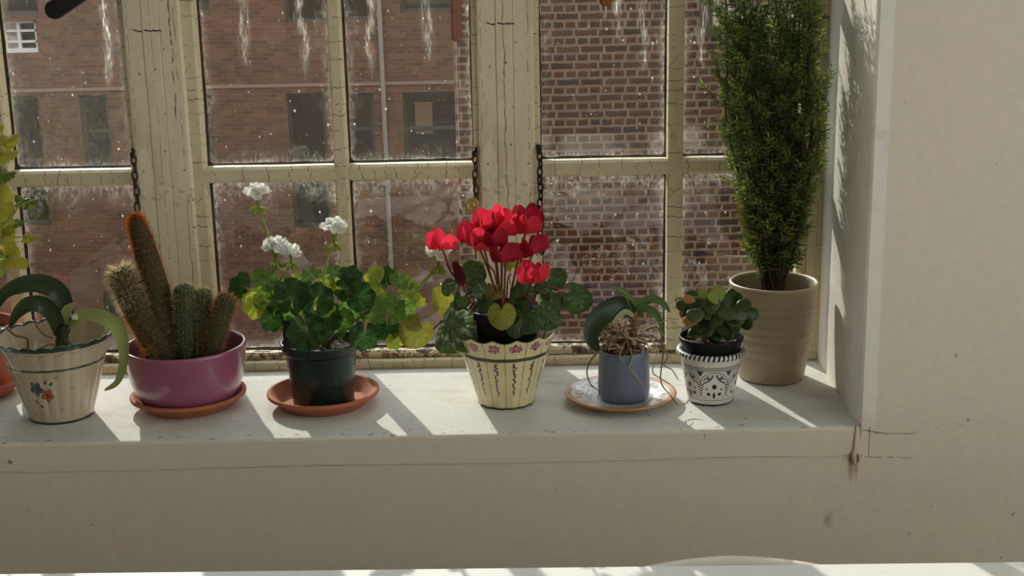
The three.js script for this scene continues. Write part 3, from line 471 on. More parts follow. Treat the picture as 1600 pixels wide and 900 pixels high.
// chains hanging beside the posts
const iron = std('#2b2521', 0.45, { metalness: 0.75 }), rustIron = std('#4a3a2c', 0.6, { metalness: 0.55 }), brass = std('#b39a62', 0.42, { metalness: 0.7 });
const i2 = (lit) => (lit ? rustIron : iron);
function chain(label, x, y0, y1, z, lit) {
  const t = thing('window_chain', label, 'chain', V(x, y0, z), 'chains hanging beside the window posts');
  const L = 0.0130, n = Math.round((y0 - y1) / L), gs = [];
  part('hook', merge([tube([V(0.001, 0.010, -0.008), V(-0.001, 0.009, 0.003), V(-0.003, 0.004, 0.005), V(0.001, -0.001, 0.004)], 0.0022, 7), box(-0.005, 0.004, 0.004, 0.013, -0.009, -0.005)]), iron, t);
  for (let i = 0; i < n; i++) {
    const pts = []; for (let k = 0; k <= 16; k++) { const a = k / 16 * 2 * Math.PI; pts.push(V(Math.cos(a) * 0.0041, Math.sin(a) * 0.0086, 0)); }
    const g = tube(pts, 0.0016, 5, 18); g.rotateY((i % 2) * Math.PI / 2 + 0.5 + 0.15 * Math.sin(i * 3)); g.translate(0.0012 * Math.sin(i * 1.7), -i * L - 0.004, 0.004); gs.push(g);
  }
  part('links', merge(gs), i2(lit), t);
  return t;
}

chain('dark iron chain hanging from a hook at the left post above the tall cactus', at(211, 240, -0.337).x, at(211, 246, -0.325).y, at(213, 334, -0.325).y, -0.329, true);
{ const t = chain('iron chain with a round brass disc hanging at the post above the red cyclamen', at(742, 240, -0.337).x, at(742, 244, -0.325).y, at(742, 345, -0.325).y, -0.329, true);
  const p = at(738, 320, -0.318).sub(t.position); const g = lathe([[0, -0.002], [0.0085, -0.002], [0.0112, -0.0008], [0.0118, 0.0012], [0.0105, 0.003], [0.0075, 0.0028], [0.0068, 0.0014], [0.0045, 0.0014], [0.004, 0.0026], [0, 0.0026]], 32); g.rotateX(Math.PI / 2 - 0.1); g.translate(p.x, p.y, p.z); part('disc', g, brass, t, 'round brass disc'); }
chain('black iron chain hanging along the right side of the middle post', at(843, 240, -0.337).x, at(843, 240, -0.325).y, at(843, 402, -0.325).y, -0.329, false);
{
  const a = at(86, 15, -0.30), e = at(140, -22, -0.30), t = thing('casement_stay', 'black rounded bar of a casement stay across the top of the leftmost pane', 'window stay', a);
  const d = e.clone().sub(a);
  const shp = new THREE.Shape(); const w = 0.0125, L = 0.16; shp.absarc(0, 0, w, Math.PI / 2, Math.PI * 1.5); shp.lineTo(L, -w); shp.absarc(L, 0, w, -Math.PI / 2, Math.PI / 2); shp.lineTo(0, w);
  const g = new THREE.ExtrudeGeometry(shp, { depth: 0.010, bevelEnabled: true, bevelSize: 0.002, bevelThickness: 0.002, bevelSegments: 3, curveSegments: 14 }); g.rotateZ(Math.atan2(d.y, d.x)); g.translate(0, 0, -0.005);
  part('bar', g, std('#0d0c0b', 0.5), t);
  part('pivot', tube([V(d.x, d.y, -0.005).setLength(0.155).setZ(-0.045), V(d.x, d.y, 0).setLength(0.155).setZ(0.004)], 0.007, 10), iron, t);
}
const woodMap = canvasTex(128, 256, (g, w, h) => { g.fillStyle = '#e8d2b4'; g.fillRect(0, 0, w, h); const r = rngOf(3); for (let i = 0; i < 60; i++) { g.fillStyle = `rgba(70,40,16,${r() * 0.35})`; g.fillRect(r() * w, 0, 1 + r() * 3, h); } }, { grain: 0.2, repeat: [30, 12] });
function pull(label, px, py, w, edge) {
  const p = at(px, py, -0.312), t = thing('blind_pull', label, 'pull', p, 'wooden pulls hanging at the window');
  const shp = new THREE.Shape(); shp.absarc(0, w, w, Math.PI, 0); shp.lineTo(w * 1.02, 0.085); shp.lineTo(-w * 1.02, 0.085); shp.closePath();
  const g = new THREE.ExtrudeGeometry(shp, { depth: 0.006, bevelEnabled: true, bevelSize: 0.0012, bevelThickness: 0.0012, bevelSegments: 2, curveSegments: 12 }); g.rotateY(0.5); g.translate(0, 0, -0.003);
  part('toggle', g, std('#9a5f2c', 0.5, { map: woodMap }), t);
  return t;
}
{
  const t = pull('orange brown wooden pull with a thin white cord, left of the middle post', 712, 64, 0.0068);
  part('cord', tube([V(0, 0.001, 0), V(0.0, -0.08, 0), V(0.0005, -0.16, 0)], 0.0009, 6), std('#d9d4c8', 0.8), t, 'thin white cord');
  const k = pull('tip of a wooden blind pull right of the middle post at the top edge', 945, 9, 0.0085);
  part('cord', tube([V(0.001, 0.002, 0.002), V(0.0015, -0.008, 0.002), V(0.0014, -0.02, 0.001)], (q) => 0.0022 - 0.0014 * q, 6), std('#d9d4c8', 0.8), k, 'frayed white cord end');
}

// ---------------------------------------------------------------- pots, saucers, plate
const speck = dataTex(256, 256, grey((u, v) => 0.5 + 0.6 * (fbm(u * 24, v * 24, 6, 4, 24) - 0.5)));
const clayMap = canvasTex(512, 256, (g, w, h) => { g.fillStyle = '#fff4ec'; g.fillRect(0, 0, w, h); const r = rngOf(9); for (let i = 0; i < 120; i++) { g.fillStyle = r() < 0.5 ? `rgba(120,70,50,${r() * 0.12})` : `rgba(255,240,225,${r() * 0.2})`; const a = 4 + r() * 40; g.beginPath(); g.ellipse(r() * w, r() * h, a, a * 0.4, r() * 3, 0, 7); g.fill(); } }, { grain: 0.14, seed: 12 });
const clay = std('#a9684a', 0.85, { map: clayMap, bumpMap: speck, bumpScale: 0.0006 });
const clayPink = std('#b76f5c', 0.85, { map: clayMap, bumpMap: speck, bumpScale: 0.0006 });
const soilMap = canvasTex(256, 256, (g, w, h) => { g.fillStyle = '#2a2019'; g.fillRect(0, 0, w, h); const r = rngOf(2); for (let i = 0; i < 900; i++) { g.fillStyle = r() < 0.12 ? `rgba(190,170,150,${r() * 0.8})` : `rgba(${30 + r() * 60},${22 + r() * 40},${16 + r() * 26},0.8)`; const s = 0.6 + r() * 2.6; g.beginPath(); g.ellipse(r() * w, r() * h, s, s * 0.7, r() * 3, 0, 7); g.fill(); } });
const soilM = std('#ffffff', 1, { map: soilMap });
function soil(rad, y, parent, seed, perlite = 30, mat = soilM) {
  const r = rngOf(seed), p = [];
  const g = gridGeo(8, 28, (a, b) => V(Math.sin(b * 6.2832) * rad * a, y + 0.006 * (fbm(a * 5 * Math.cos(b * 6.2832) + 9, a * 5 * Math.sin(b * 6.2832) + 9, seed, 3) - 0.5) * (1 - a * a * a) * 2.5, Math.cos(b * 6.2832) * rad * a), (a, b) => [0.5 + a * 0.5 * Math.sin(b * 6.2832), 0.5 + a * 0.5 * Math.cos(b * 6.2832)]);
  part('soil', g, mat, parent);
  if (perlite) { const gs = []; for (let i = 0; i < perlite; i++) { const q = new THREE.IcosahedronGeometry(0.001 + r() * 0.0022, 0), a = r() * 6.283, d = Math.sqrt(r()) * rad * 0.93; q.scale(1, 0.7, 1); q.rotateY(r() * 6); q.translate(Math.sin(a) * d, y + 0.003, Math.cos(a) * d); gs.push(q); } const m = part('grit', merge(gs), std('#b9a28c', 0.95), parent, 'pale grit on the soil'); m.userData.kind = 'stuff'; }
}
function saucer(label, x, z, r0, r1, h, mat, lipW = 0.006) {
  const t = thing('saucer', label, 'saucer', V(x, 0, z), 'terracotta saucers on the sill');
  const P = [[0, 0.0005], [r0 - 0.003, 0.0005], [r0, 0.0015], [r0 + 0.001, 0.003], [lerp(r0, r1, 0.55), h * 0.55], [r1 - 0.0035, h * 0.72], [r1 - 0.0035, h * 0.72], [r1 - 0.0006, h * 0.76], [r1, h * 0.84], [r1 - 0.0005, h * 0.95], [r1 - 0.003, h], [r1 - lipW, h * 0.985], [r1 - lipW - 0.002, h * 0.93], [r0 + 0.001, 0.006], [r0 - 0.003, 0.0042], [0, 0.004]];
  part('dish', lathe(P, 80), mat, t);
  return t;
}
// 1 terracotta pot at the very edge of the photograph
const leftPot = thing('potted_plant', 'terracotta pot in a pinkish saucer at the left end, with yellow-green toothed leaves', 'plant', V(-0.872, 0.0055, -0.238));
{
  part('pot', lathe([[0, 0], [0.045, 0], [0.047, 0.002], [0.062, 0.085], [0.062, 0.085], [0.069, 0.086], [0.071, 0.112], [0.068, 0.114], [0.064, 0.112], [0.058, 0.085], [0.0, 0.085]], 64), clayPink, leftPot);
  soil(0.06, 0.098, leftPot, 3, 0);
  saucer('pinkish terracotta saucer under the leftmost pot, cut by the picture edge', -0.872, -0.238, 0.054, 0.071, 0.026, clayPink);
}
// 2 white fluted pot
const whiteP = at(97, 650, -0.1245); const whitePos = V(-0.700, 0, -0.1245);
const whitePot = thing('potted_orchid', 'strap-leaved orchid in a white fluted glazed pot with a scalloped green rim', 'plant', whitePos, 'orchids on the sill');
{
  const tex = canvasTex(2048, 512, (g, w, h) => {
    g.fillStyle = '#b9ab90'; g.fillRect(0, 0, w, h); const r = rngOf(31);
    for (let i = 0; i < 60; i++) { g.fillStyle = `rgba(150,130,96,${r() * 0.08})`; const a = 6 + r() * 50; g.beginPath(); g.ellipse(r() * w, r() * h, a, a * 0.6, r() * 3, 0, 7); g.fill(); }
    const Y = (v) => (1 - v) * h;
    g.fillStyle = '#22352b'; g.fillRect(0, Y(1), w, h * 0.07);
    g.fillStyle = '#2b4234'; g.fillRect(0, Y(0.70), w, h * 0.026); g.fillStyle = '#26362c'; g.fillRect(0, Y(0.028), w, h * 0.028);
    g.strokeStyle = 'rgba(138,98,44,0.8)'; g.lineWidth = 4;      // ochre squiggle under the rim
    for (let i = 0; i < 22; i++) { const x = i * w / 22, y = Y(0.905); g.beginPath(); g.moveTo(x + 8, y); g.quadraticCurveTo(x + 24, y + 22, x + 44, y + 6); g.quadraticCurveTo(x + 60, y - 8, x + 78, y + 4); g.stroke(); }
    const flower = (x, y, s, col, cen) => { for (let k = 0; k < 5; k++) { const a = k / 5 * 6.283 + 0.3; g.fillStyle = col; g.beginPath(); g.ellipse(x + Math.cos(a) * s * 1.25, y + Math.sin(a) * s * 1.0, s * 0.9, s * 0.72, a, 0, 7); g.fill(); g.strokeStyle = 'rgba(20,18,22,0.55)'; g.lineWidth = 2.5; g.stroke(); } g.fillStyle = cen; g.beginPath(); g.ellipse(x, y, s * 0.45, s * 0.4, 0, 0, 7); g.fill(); };
    const X = (u) => u * w;
    flower(X(0.470), Y(0.47), 25, '#2d3a5a', '#1c2233'); flower(X(0.507), Y(0.385), 24, '#a4512a', '#3b2a22');
    g.fillStyle = '#2b3346'; for (const [u, v, a] of [[0.508, 0.55, -0.9], [0.527, 0.53, -0.6], [0.456, 0.29, 0.8], [0.474, 0.245, 0.3]]) { g.beginPath(); g.ellipse(X(u), Y(v), 16, 8, a, 0, 7); g.fill(); }
    for (const [u, v] of [[0.545, 0.61], [0.463, 0.14], [0.555, 0.2], [0.6, 0.45]]) for (let k = 0; k < 4; k++) { g.fillStyle = 'rgba(70,56,50,0.8)'; g.beginPath(); g.ellipse(X(u) + (k - 1.5) * 9, Y(v) + (k % 2) * 10, 5, 3, k, 0, 7); g.fill(); }
  }, { grain: 0.03, seed: 61 });
  const m = phys('#ffffff', 0.3, { map: tex, clearcoat: 0.7, clearcoatRoughness: 0.08, bumpMap: speck, bumpScale: 0.0002 });
  const N = 22, hh = 0.131, ro = (v) => v < 0.1 ? lerp(0.0475, 0.0505, v / 0.1) : v < 0.70 ? lerp(0.0505, 0.073, (v - 0.1) / 0.6) : lerp(0.073, 0.0905, Math.pow((v - 0.7) / 0.3, 1.3));
  const P = []; P.push([0, 0.0005, 0]); P.push([0.045, 0.0005, 0]); for (let i = 0; i <= 26; i++) { const v = i / 26; P.push([ro(v), 0.0005 + v * hh, v * 0.985]); }
  P.push([0.0895, hh + 0.0018, 1]); P.push([0.0868, hh, 0.99]); for (let i = 12; i >= 1; i--) { const v = i / 12; P.push([ro(v) - 0.0055, v * hh * 0.97, 0.84]); } P.push([0, 0.01, 0.84]);
  const fl = (phi) => Math.abs(Math.sin(phi * N / 2));
  part('pot', lathe(P, 264, (r, y, phi, j) => { const v = clamp(y / hh), out = j < 30; return [r + (r > 0.03 && out ? (fl(phi) - 0.6) * 0.0014 * sstep(0.05, 0.2, v) : 0), y + (v > 0.93 ? (fl(phi) - 0.6) * 0.0034 * sstep(0.93, 1, v) : 0)]; }), m, whitePot);
  soil(0.058, 0.06, whitePot, 8, 12, std('#8a7c6c', 1, { map: soilMap }));
}
// 3 purple bowl
saucer('brown terracotta saucer under the purple cactus bowl', -0.5105, -0.158, 0.067, 0.0895, 0.024, clay);
const bowl = thing('potted_cactus', 'five-stemmed spiny cactus in a glossy purple bowl', 'cactus', V(-0.5100, 0.0055, -0.158));
{
  const m = phys('#8e4d67', 0.35, { clearcoat: 0.8, clearcoatRoughness: 0.06, bumpMap: speck, bumpScale: 0.00015 });
  const P = [[0, 0], [0.058, 0], [0.065, 0.002], [0.073, 0.010], [0.081, 0.024], [0.0868, 0.044], [0.0905, 0.068], [0.0935, 0.092], [0.0935, 0.0945], [0.0918, 0.0962], [0.0895, 0.0962], [0.0878, 0.0945], [0.086, 0.08], [0.083, 0.055], [0.078, 0.05], [0, 0.05]];
  part('bowl', lathe(P, 96), m, bowl);
  soil(0.0845, 0.062, bowl, 5, 40);
}
// 4 dark green nursery pot
saucer('wide terracotta saucer under the dark green pot of white geraniums', -0.2985, -0.1535, 0.0655, 0.0875, 0.0245, clay, 0.005);
const gerPos = V(-0.2985, 0.0045, -0.1535);
const ger = thing('potted_geranium', 'white-flowered geranium with scalloped leaves in a dark green plastic pot', 'plant', gerPos);
{
  const m = phys('#10231a', 0.4, { clearcoat: 0.3, clearcoatRoughness: 0.12, specularIntensity: 0.5 });
  const P = [[0, 0], [0.046, 0], [0.0475, 0.0015], [0.0496, 0.034], [0.0496, 0.034], [0.0506, 0.035], [0.0545, 0.083], [0.0545, 0.083], [0.0586, 0.084], [0.0598, 0.086], [0.0602, 0.094], [0.0616, 0.0955], [0.0618, 0.0985], [0.060, 0.0995], [0.0575, 0.098], [0.056, 0.082], [0.0, 0.08]];
  part('pot', lathe(P, 80), m, ger);
  soil(0.055, 0.086, ger, 6, 34);
  const lab = at(452, 520, -0.125).sub(gerPos); const g = box(-0.008, 0.008, -0.028, 0.02, -0.0006, 0.0006); g.rotateX(-0.15); g.rotateZ(0.12); g.rotateY(-0.75); g.translate(lab.x - 0.002, lab.y + 0.002, lab.z + 0.012);
  part('plant_tag', g, std('#1c211d', 0.5, { map: canvasTex(64, 160, (q, w, h) => { q.fillStyle = '#5d605a'; q.fillRect(0, 0, w, h); q.strokeStyle = '#e9e7df'; q.lineWidth = 5; q.strokeRect(0, 0, w, h); for (let i = 0; i < 6; i++) { q.fillStyle = '#dcd9d0'; q.fillRect(8, 18 + i * 22, 46, 3); } }, { repeat: [60, 20] }) }), ger, 'dark plant label with pale lines');
}
// 5 cream panelled pot
const cycPos = V(-0.0125, 0, -0.147);
const creamPot = thing('flower_pot', 'cream panelled pot painted with pink flowers and dark vines, scalloped green rim, holding the cyclamen', 'pot', cycPos, 'painted flower pots');
{
  const N = 14;
  const tex = canvasTex(2048, 512, (g, w, h) => {
    g.fillStyle = '#d6c898'; g.fillRect(0, 0, w, h); const r = rngOf(41), Y = (v) => (1 - v) * h, pw = w / N;
    for (let i = 0; i < 90; i++) { g.fillStyle = r() < 0.6 ? `rgba(160,136,80,${r() * 0.1})` : `rgba(240,232,205,${r() * 0.2})`; const a = 6 + r() * 40; g.beginPath(); g.ellipse(r() * w, r() * h, a, a, 0, 0, 7); g.fill(); }
    for (let i = 0; i < N; i++) {
      const x = i * pw; crackLine(g, x, 0, x, h, 2, 5, 'rgba(42,34,22,0.92)', 20, i + 3);
      const c = x + pw / 2; let yy = 0.645, s = 0;
      g.strokeStyle = 'rgba(70,62,40,0.45)'; g.lineWidth = 2; g.beginPath(); g.moveTo(c, Y(0.665)); g.quadraticCurveTo(c + 8, Y(0.4), c - 2, Y(0.2)); g.stroke();
      while (yy > 0.2) { const k = (yy - 0.2) / 0.45; for (const q of [r() < 0.5 ? -1 : 1]) { g.fillStyle = `rgba(${38 + r() * 20},${30 + r() * 16},${34 + r() * 14},0.95)`; g.beginPath(); g.ellipse(c + q * (5 + 9 * k * r()), Y(yy), 6 + 6 * k * r() + 1, 6 + 4 * k, q * 0.7, 0, 7); g.fill(); } yy -= 0.017 + r() * 0.014; }
      const fy = Y(0.865); for (let k = 0; k < 9; k++) { const a = k / 9 * 6.283; g.fillStyle = k % 3 ? '#a9586a' : '#8c3c4e'; g.beginPath(); g.ellipse(c + Math.cos(a) * 21, fy + Math.sin(a) * 15, 13, 9, a, 0, 7); g.fill(); }
      g.fillStyle = '#d49aa0'; g.beginPath(); g.ellipse(c, fy, 8, 6, 0, 0, 7); g.fill();
      for (let k = 0; k < 8; k++) { const a = k / 8 * 6.283 + r(); g.fillStyle = '#3a2e2a'; g.beginPath(); g.ellipse(c + Math.cos(a) * 40, fy + Math.sin(a) * 27, 6, 7, a, 0, 7); g.fill(); }
      g.strokeStyle = 'rgba(60,54,34,0.7)'; g.lineWidth = 2; g.beginPath(); g.moveTo(c, fy + 18); g.lineTo(c + 2, Y(0.735)); g.stroke();
    }
    g.fillStyle = '#3d4222'; g.fillRect(0, Y(0.725), w, h * 0.045); g.fillRect(0, Y(0.03), w, h * 0.03); g.fillStyle = '#353c20'; g.fillRect(0, 0, w, h * 0.03);
  }, { grain: 0.05, seed: 71 });
  const m = phys('#ffffff', 0.32, { map: tex, clearcoat: 0.6, clearcoatRoughness: 0.1, bumpMap: speck, bumpScale: 0.0002 });
  const hh = 0.119, ro = (v) => v < 0.7 ? lerp(0.0432, 0.0675, v / 0.7) : lerp(0.0675, 0.0805, Math.pow((v - 0.7) / 0.3, 1.25));
  const P = [[0, 0, 0], [0.041, 0, 0]]; for (let i = 0; i <= 26; i++) { const v = i / 26; P.push([ro(v) + (Math.abs(v - 0.7) < 0.03 ? 0.0009 : 0), v * hh, v * 0.97]); }
  P.push([0.0803, hh + 0.0012, 0.985]); P.push([0.078, hh + 0.0006, 0.985]); for (let i = 12; i >= 1; i--) { const v = i / 12; P.push([ro(v) - 0.0048, v * hh * 0.975, 0.62]); } P.push([0, 0.008, 0.62]);
  const sc = (phi) => Math.abs(Math.cos((phi / (2 * Math.PI) + 0.5) * N * Math.PI));
  part('pot', lathe(P, 288, (r, y, phi, j) => { const v = clamp(y / hh), k = 1 - sc(phi); return [r + (r > 0.03 && j < 31 ? (k - 0.5) * 0.0013 : 0), y + (v > 0.9 ? (k - 0.7) * 0.0055 * sstep(0.9, 1, v) : 0)]; }), m, creamPot);
}
const cyc = thing('potted_cyclamen', 'red-flowered cyclamen in a black plastic pot set inside the cream pot', 'plant', V(cycPos.x, 0.0085, cycPos.z));
const blackPlastic = phys('#0b0a0a', 0.5, { clearcoat: 0.12, clearcoatRoughness: 0.15, specularIntensity: 0.4 });
{
  part('inner_pot', lathe([[0, 0], [0.036, 0], [0.0372, 0.002], [0.0535, 0.132], [0.0535, 0.132], [0.0562, 0.133], [0.0566, 0.143], [0.0545, 0.1445], [0.0525, 0.143], [0.051, 0.13], [0, 0.12]], 64), blackPlastic, cyc);
  soil(0.0515, 0.136, cyc, 12, 0);
}
// 6 plate and blue mug
const plate = thing('plate', 'painted plate with an ochre rim under the blue mug', 'plate', V(0.1655, 0, -0.137));
{
  const tex = canvasTex(1024, 1024, (g, w, h) => {
    g.fillStyle = '#d9d6cf'; g.fillRect(0, 0, w, h); const c = w / 2, r = rngOf(23), C = (a, q) => [c + Math.cos(a) * q * c, c + Math.sin(a) * q * c];
    g.strokeStyle = '#26262c';
    for (let i = 0; i < 260; i++) { const a = r() * 6.283, q = 0.60 + r() * 0.3; let [x, y] = C(a, q); g.lineWidth = 2 + r() * 4; g.beginPath(); g.moveTo(x, y); for (let k = 0; k < 3; k++) { x += (r() - 0.5) * 70; y += (r() - 0.5) * 70; g.lineTo(x, y); } g.stroke(); }
    for (let i = 0; i < 26; i++) { const [x, y] = C(i / 26 * 6.283 + r() * 0.1, 0.75); g.fillStyle = i % 3 ? 'rgba(178,112,40,0.85)' : 'rgba(66,84,122,0.8)'; g.beginPath(); g.ellipse(x, y, 22 + r() * 12, 14 + r() * 8, r() * 3, 0, 7); g.fill(); }
    g.lineWidth = 7; g.strokeStyle = 'rgba(50,56,74,0.85)'; for (const q of [0.575, 0.535]) { g.beginPath(); g.arc(c, c, q * c, 0, 7); g.stroke(); }
    g.fillStyle = '#d3d4d6'; g.beginPath(); g.arc(c, c, 0.52 * c, 0, 7); g.fill();
    for (let i = 0; i < 46; i++) { const [x, y] = C(r() * 6.283, r() * 0.5); g.fillStyle = 'rgba(40,44,60,0.8)'; g.fillRect(x, y, 4 + r() * 26, 3 + r() * 5); }
    g.lineWidth = 0.085 * c * 2; g.strokeStyle = '#a8702a'; g.beginPath(); g.arc(c, c, 0.965 * c, 0, 7); g.stroke();
  }, { grain: 0.05, seed: 81 });
  const m = phys('#ffffff', 0.35, { map: tex, clearcoat: 0.6, clearcoatRoughness: 0.12 }), R = 0.0868;
  const P = [[0, 0.0006], [0.05, 0.0006], [0.053, 0.001], [0.06, 0.005], [R - 0.003, 0.0115], [R - 0.0006, 0.0128], [R, 0.0145], [R - 0.001, 0.0162], [R - 0.004, 0.0165], [0.062, 0.0105], [0.053, 0.0078], [0.048, 0.0052], [0, 0.005]];
  const g = lathe(P, 96), uv = g.attributes.uv, p = g.attributes.position; for (let i = 0; i < uv.count; i++) uv.setXY(i, 0.5 + p.getX(i) / R / 2, 0.5 - p.getZ(i) / R / 2);
  part('dish', g, m, plate);
}
const mugPos = V(0.1705, 0.0055, -0.137);
const mug = thing('potted_orchid', 'small orchid with tangled bare roots in a blue-grey mug on the painted plate', 'plant', mugPos, 'orchids on the sill');
{
  const m = phys('#5f6a80', 0.42, { clearcoat: 0.35, clearcoatRoughness: 0.2, bumpMap: speck, bumpScale: 0.0003 });
  part('mug', lathe([[0, 0], [0.032, 0], [0.0365, 0.002], [0.0392, 0.007], [0.0402, 0.018], [0.0396, 0.04], [0.0384, 0.068], [0.0382, 0.077], [0.0375, 0.0792], [0.0362, 0.0795], [0.0352, 0.078], [0.0356, 0.06], [0.0365, 0.02], [0.03, 0.006], [0, 0.005]], 72), m, mug);
  soil(0.0355, 0.070, mug, 14, 0, std('#6a5a48', 1, { map: soilMap }));
}
// 7 blue and white pot
const talPos = V(0.3045, 0, -0.1345);
const talPot = thing('flower_pot', 'white pot painted with dark blue arches and petals, rope rim, holding the jade plant', 'pot', talPos, 'painted flower pots');
{
  const tex = canvasTex(2048, 768, (g, w, h) => {
    g.fillStyle = '#dcd8ce'; g.fillRect(0, 0, w, h); const Y = (v) => (1 - v) * h, navy = '#1c2238', n = 6, pw = w / n, r = rngOf(51);
    g.fillStyle = navy; g.fillRect(0, Y(0.045), w, h * 0.045); g.strokeStyle = navy; g.fillStyle = navy;
    g.fillStyle = '#8f8d8a'; g.fillRect(0, Y(0.145), w, h * 0.018); g.fillStyle = navy;
    g.fillRect(0, Y(0.775), w, h * 0.014); g.fillRect(0, Y(0.745), w, h * 0.008);
    g.lineWidth = 10; for (let i = 0; i < n * 5; i++) { const x = (i + 0.5) * w / (n * 5); g.beginPath(); g.ellipse(x, Y(0.785), w / (n * 10) * 0.96, h * 0.045, 0, Math.PI, 0); g.stroke(); g.beginPath(); g.ellipse(x, Y(0.79), w / (n * 10) * 0.5, h * 0.018, 0, Math.PI, 0); g.fill(); }
    for (let i = 0; i < n; i++) {
      const x = (i + 0.5) * pw, ell = (dx, v, a, b, rot) => { g.beginPath(); g.ellipse(x + dx * pw, Y(v), a * pw, b * h, rot, 0, 7); g.fill(); };
      g.lineWidth = 9; g.beginPath(); g.moveTo(x - pw * 0.5, Y(0.47)); g.quadraticCurveTo(x - pw * 0.44, Y(0.72), x, Y(0.72)); g.quadraticCurveTo(x + pw * 0.44, Y(0.72), x + pw * 0.5, Y(0.47)); g.stroke();
      for (const s of [-1, 1]) {
        g.lineWidth = 20; g.beginPath(); g.moveTo(x + s * pw * 0.06, Y(0.68)); g.quadraticCurveTo(x + s * pw * 0.12, Y(0.54), x + s * pw * 0.40, Y(0.50)); g.stroke();
        g.lineWidth = 12; g.beginPath(); g.moveTo(x + s * pw * 0.14, Y(0.67)); g.quadraticCurveTo(x + s * pw * 0.26, Y(0.66), x + s * pw * 0.38, Y(0.55)); g.stroke();
        g.beginPath(); g.ellipse(x + s * pw * 0.22, Y(0.60), pw * 0.07, h * 0.022, s * 0.7, 0, 7); g.fill();
        for (let k = 0; k < 5; k++) { g.lineWidth = 17 - k * 2; const yy = 0.465 - k * 0.057, ww = 0.12 - k * 0.022; g.beginPath(); g.moveTo(x + s * pw * 0.5, Y(yy - 0.02)); g.quadraticCurveTo(x + s * pw * (0.5 - ww * 0.5), Y(yy - 0.018), x + s * pw * (0.5 - ww), Y(yy + 0.018)); g.stroke(); }
        ell(s * 0.21, 0.27, 0.065, 0.038, s * 0.6); g.fillStyle = '#6d6a66'; ell(s * 0.27, 0.375, 0.045, 0.024, 0); ell(s * 0.38, 0.20, 0.03, 0.016, 0); g.fillStyle = navy;
      }
      ell(0, 0.43, 0.085, 0.05, 0); ell(0, 0.24, 0.05, 0.065, 0);
      g.beginPath(); g.moveTo(x + pw * 0.5 - pw * 0.13, Y(0.74)); g.lineTo(x + pw * 0.5 + pw * 0.13, Y(0.74)); g.lineTo(x + pw * 0.5, Y(0.63)); g.fill();
      if (i === 0) { g.beginPath(); g.moveTo(0, Y(0.74)); g.lineTo(pw * 0.13, Y(0.74)); g.lineTo(0, Y(0.63)); g.fill(); }
    }
  }, { grain: 0.04, seed: 91 });
  const m = phys('#ffffff', 0.3, { map: tex, clearcoat: 0.6, clearcoatRoughness: 0.1 }), hh = 0.079;
  const ro = (v) => 0.0335 + 0.0142 * Math.pow(v, 0.85);
  const P = [[0, 0, 0], [0.031, 0, 0], [0.0332, 0.0012, 0.01]]; for (let i = 1; i <= 18; i++) { const v = i / 18; P.push([ro(v), v * hh, v]); }
  P.push([0.0462, hh + 0.001, 0.9]); for (let i = 10; i >= 1; i--) { const v = i / 10; P.push([ro(v) - 0.0042, v * hh * 0.98, 0.9]); } P.push([0, 0.007, 0.9]);
  part('pot', lathe(P, 96), m, talPot).rotation.y = Math.PI / 6;
  // rope rim: white cord with slanting navy strokes
  const rope = canvasTex(512, 64, (g, w, h) => { g.fillStyle = '#dbd8cf'; g.fillRect(0, 0, w, h); g.fillStyle = '#1a1f33'; for (let i = 0; i < 22; i++) { const x = i * w / 22; g.beginPath(); g.moveTo(x, 0); g.lineTo(x + w / 44, 0); g.lineTo(x + w / 44 + 14, h); g.lineTo(x + 14, h); g.fill(); } });
  const t = new THREE.TorusGeometry(0.0488, 0.0046, 14, 110); { const p = t.attributes.position, uv = t.attributes.uv; for (let i = 0; i < p.count; i++) { const x = p.getX(i), y = p.getY(i), a = Math.atan2(y, x), b = uv.getY(i) * 6.2832, k = 1 + 0.16 * Math.cos(a * 44 - b); const rr = 0.0488 + Math.cos(b) * 0.0046 * k; p.setXYZ(i, Math.cos(a) * rr, Math.sin(a) * rr, Math.sin(b) * 0.0046 * k); uv.setXY(i, a * 44 / 6.2832 / 22 - uv.getY(i) / 22 * 1, 0.5); } t.computeVertexNormals(); }
  for (let i = 0, uv = t.attributes.uv; i < uv.count; i++) { const rr = Math.floor(i / 111), tt = i % 111; uv.setXY(i, tt / 110 * 2 - rr / 14 / 22, 0.5); }
  t.rotateX(-Math.PI / 2); t.translate(0, hh + 0.001, 0); part('rim', t, phys('#ffffff', 0.3, { map: rope, clearcoat: 0.6, clearcoatRoughness: 0.1 }), talPot, 'rope rim striped white and dark blue');
}
const jade = thing('potted_jade_plant', 'jade plant with round fleshy leaves, its black pot inside the blue and white pot', 'plant', V(talPos.x, 0.0078, talPos.z));
{
  part('inner_pot', lathe([[0, 0], [0.026, 0], [0.0275, 0.002], [0.0415, 0.065], [0.0472, 0.090], [0.0488, 0.0905], [0.0494, 0.0955], [0.0478, 0.097], [0.0462, 0.0955], [0.044, 0.075], [0, 0.07]], 64), blackPlastic, jade);
  soil(0.0455, 0.086, jade, 15, 46);
}
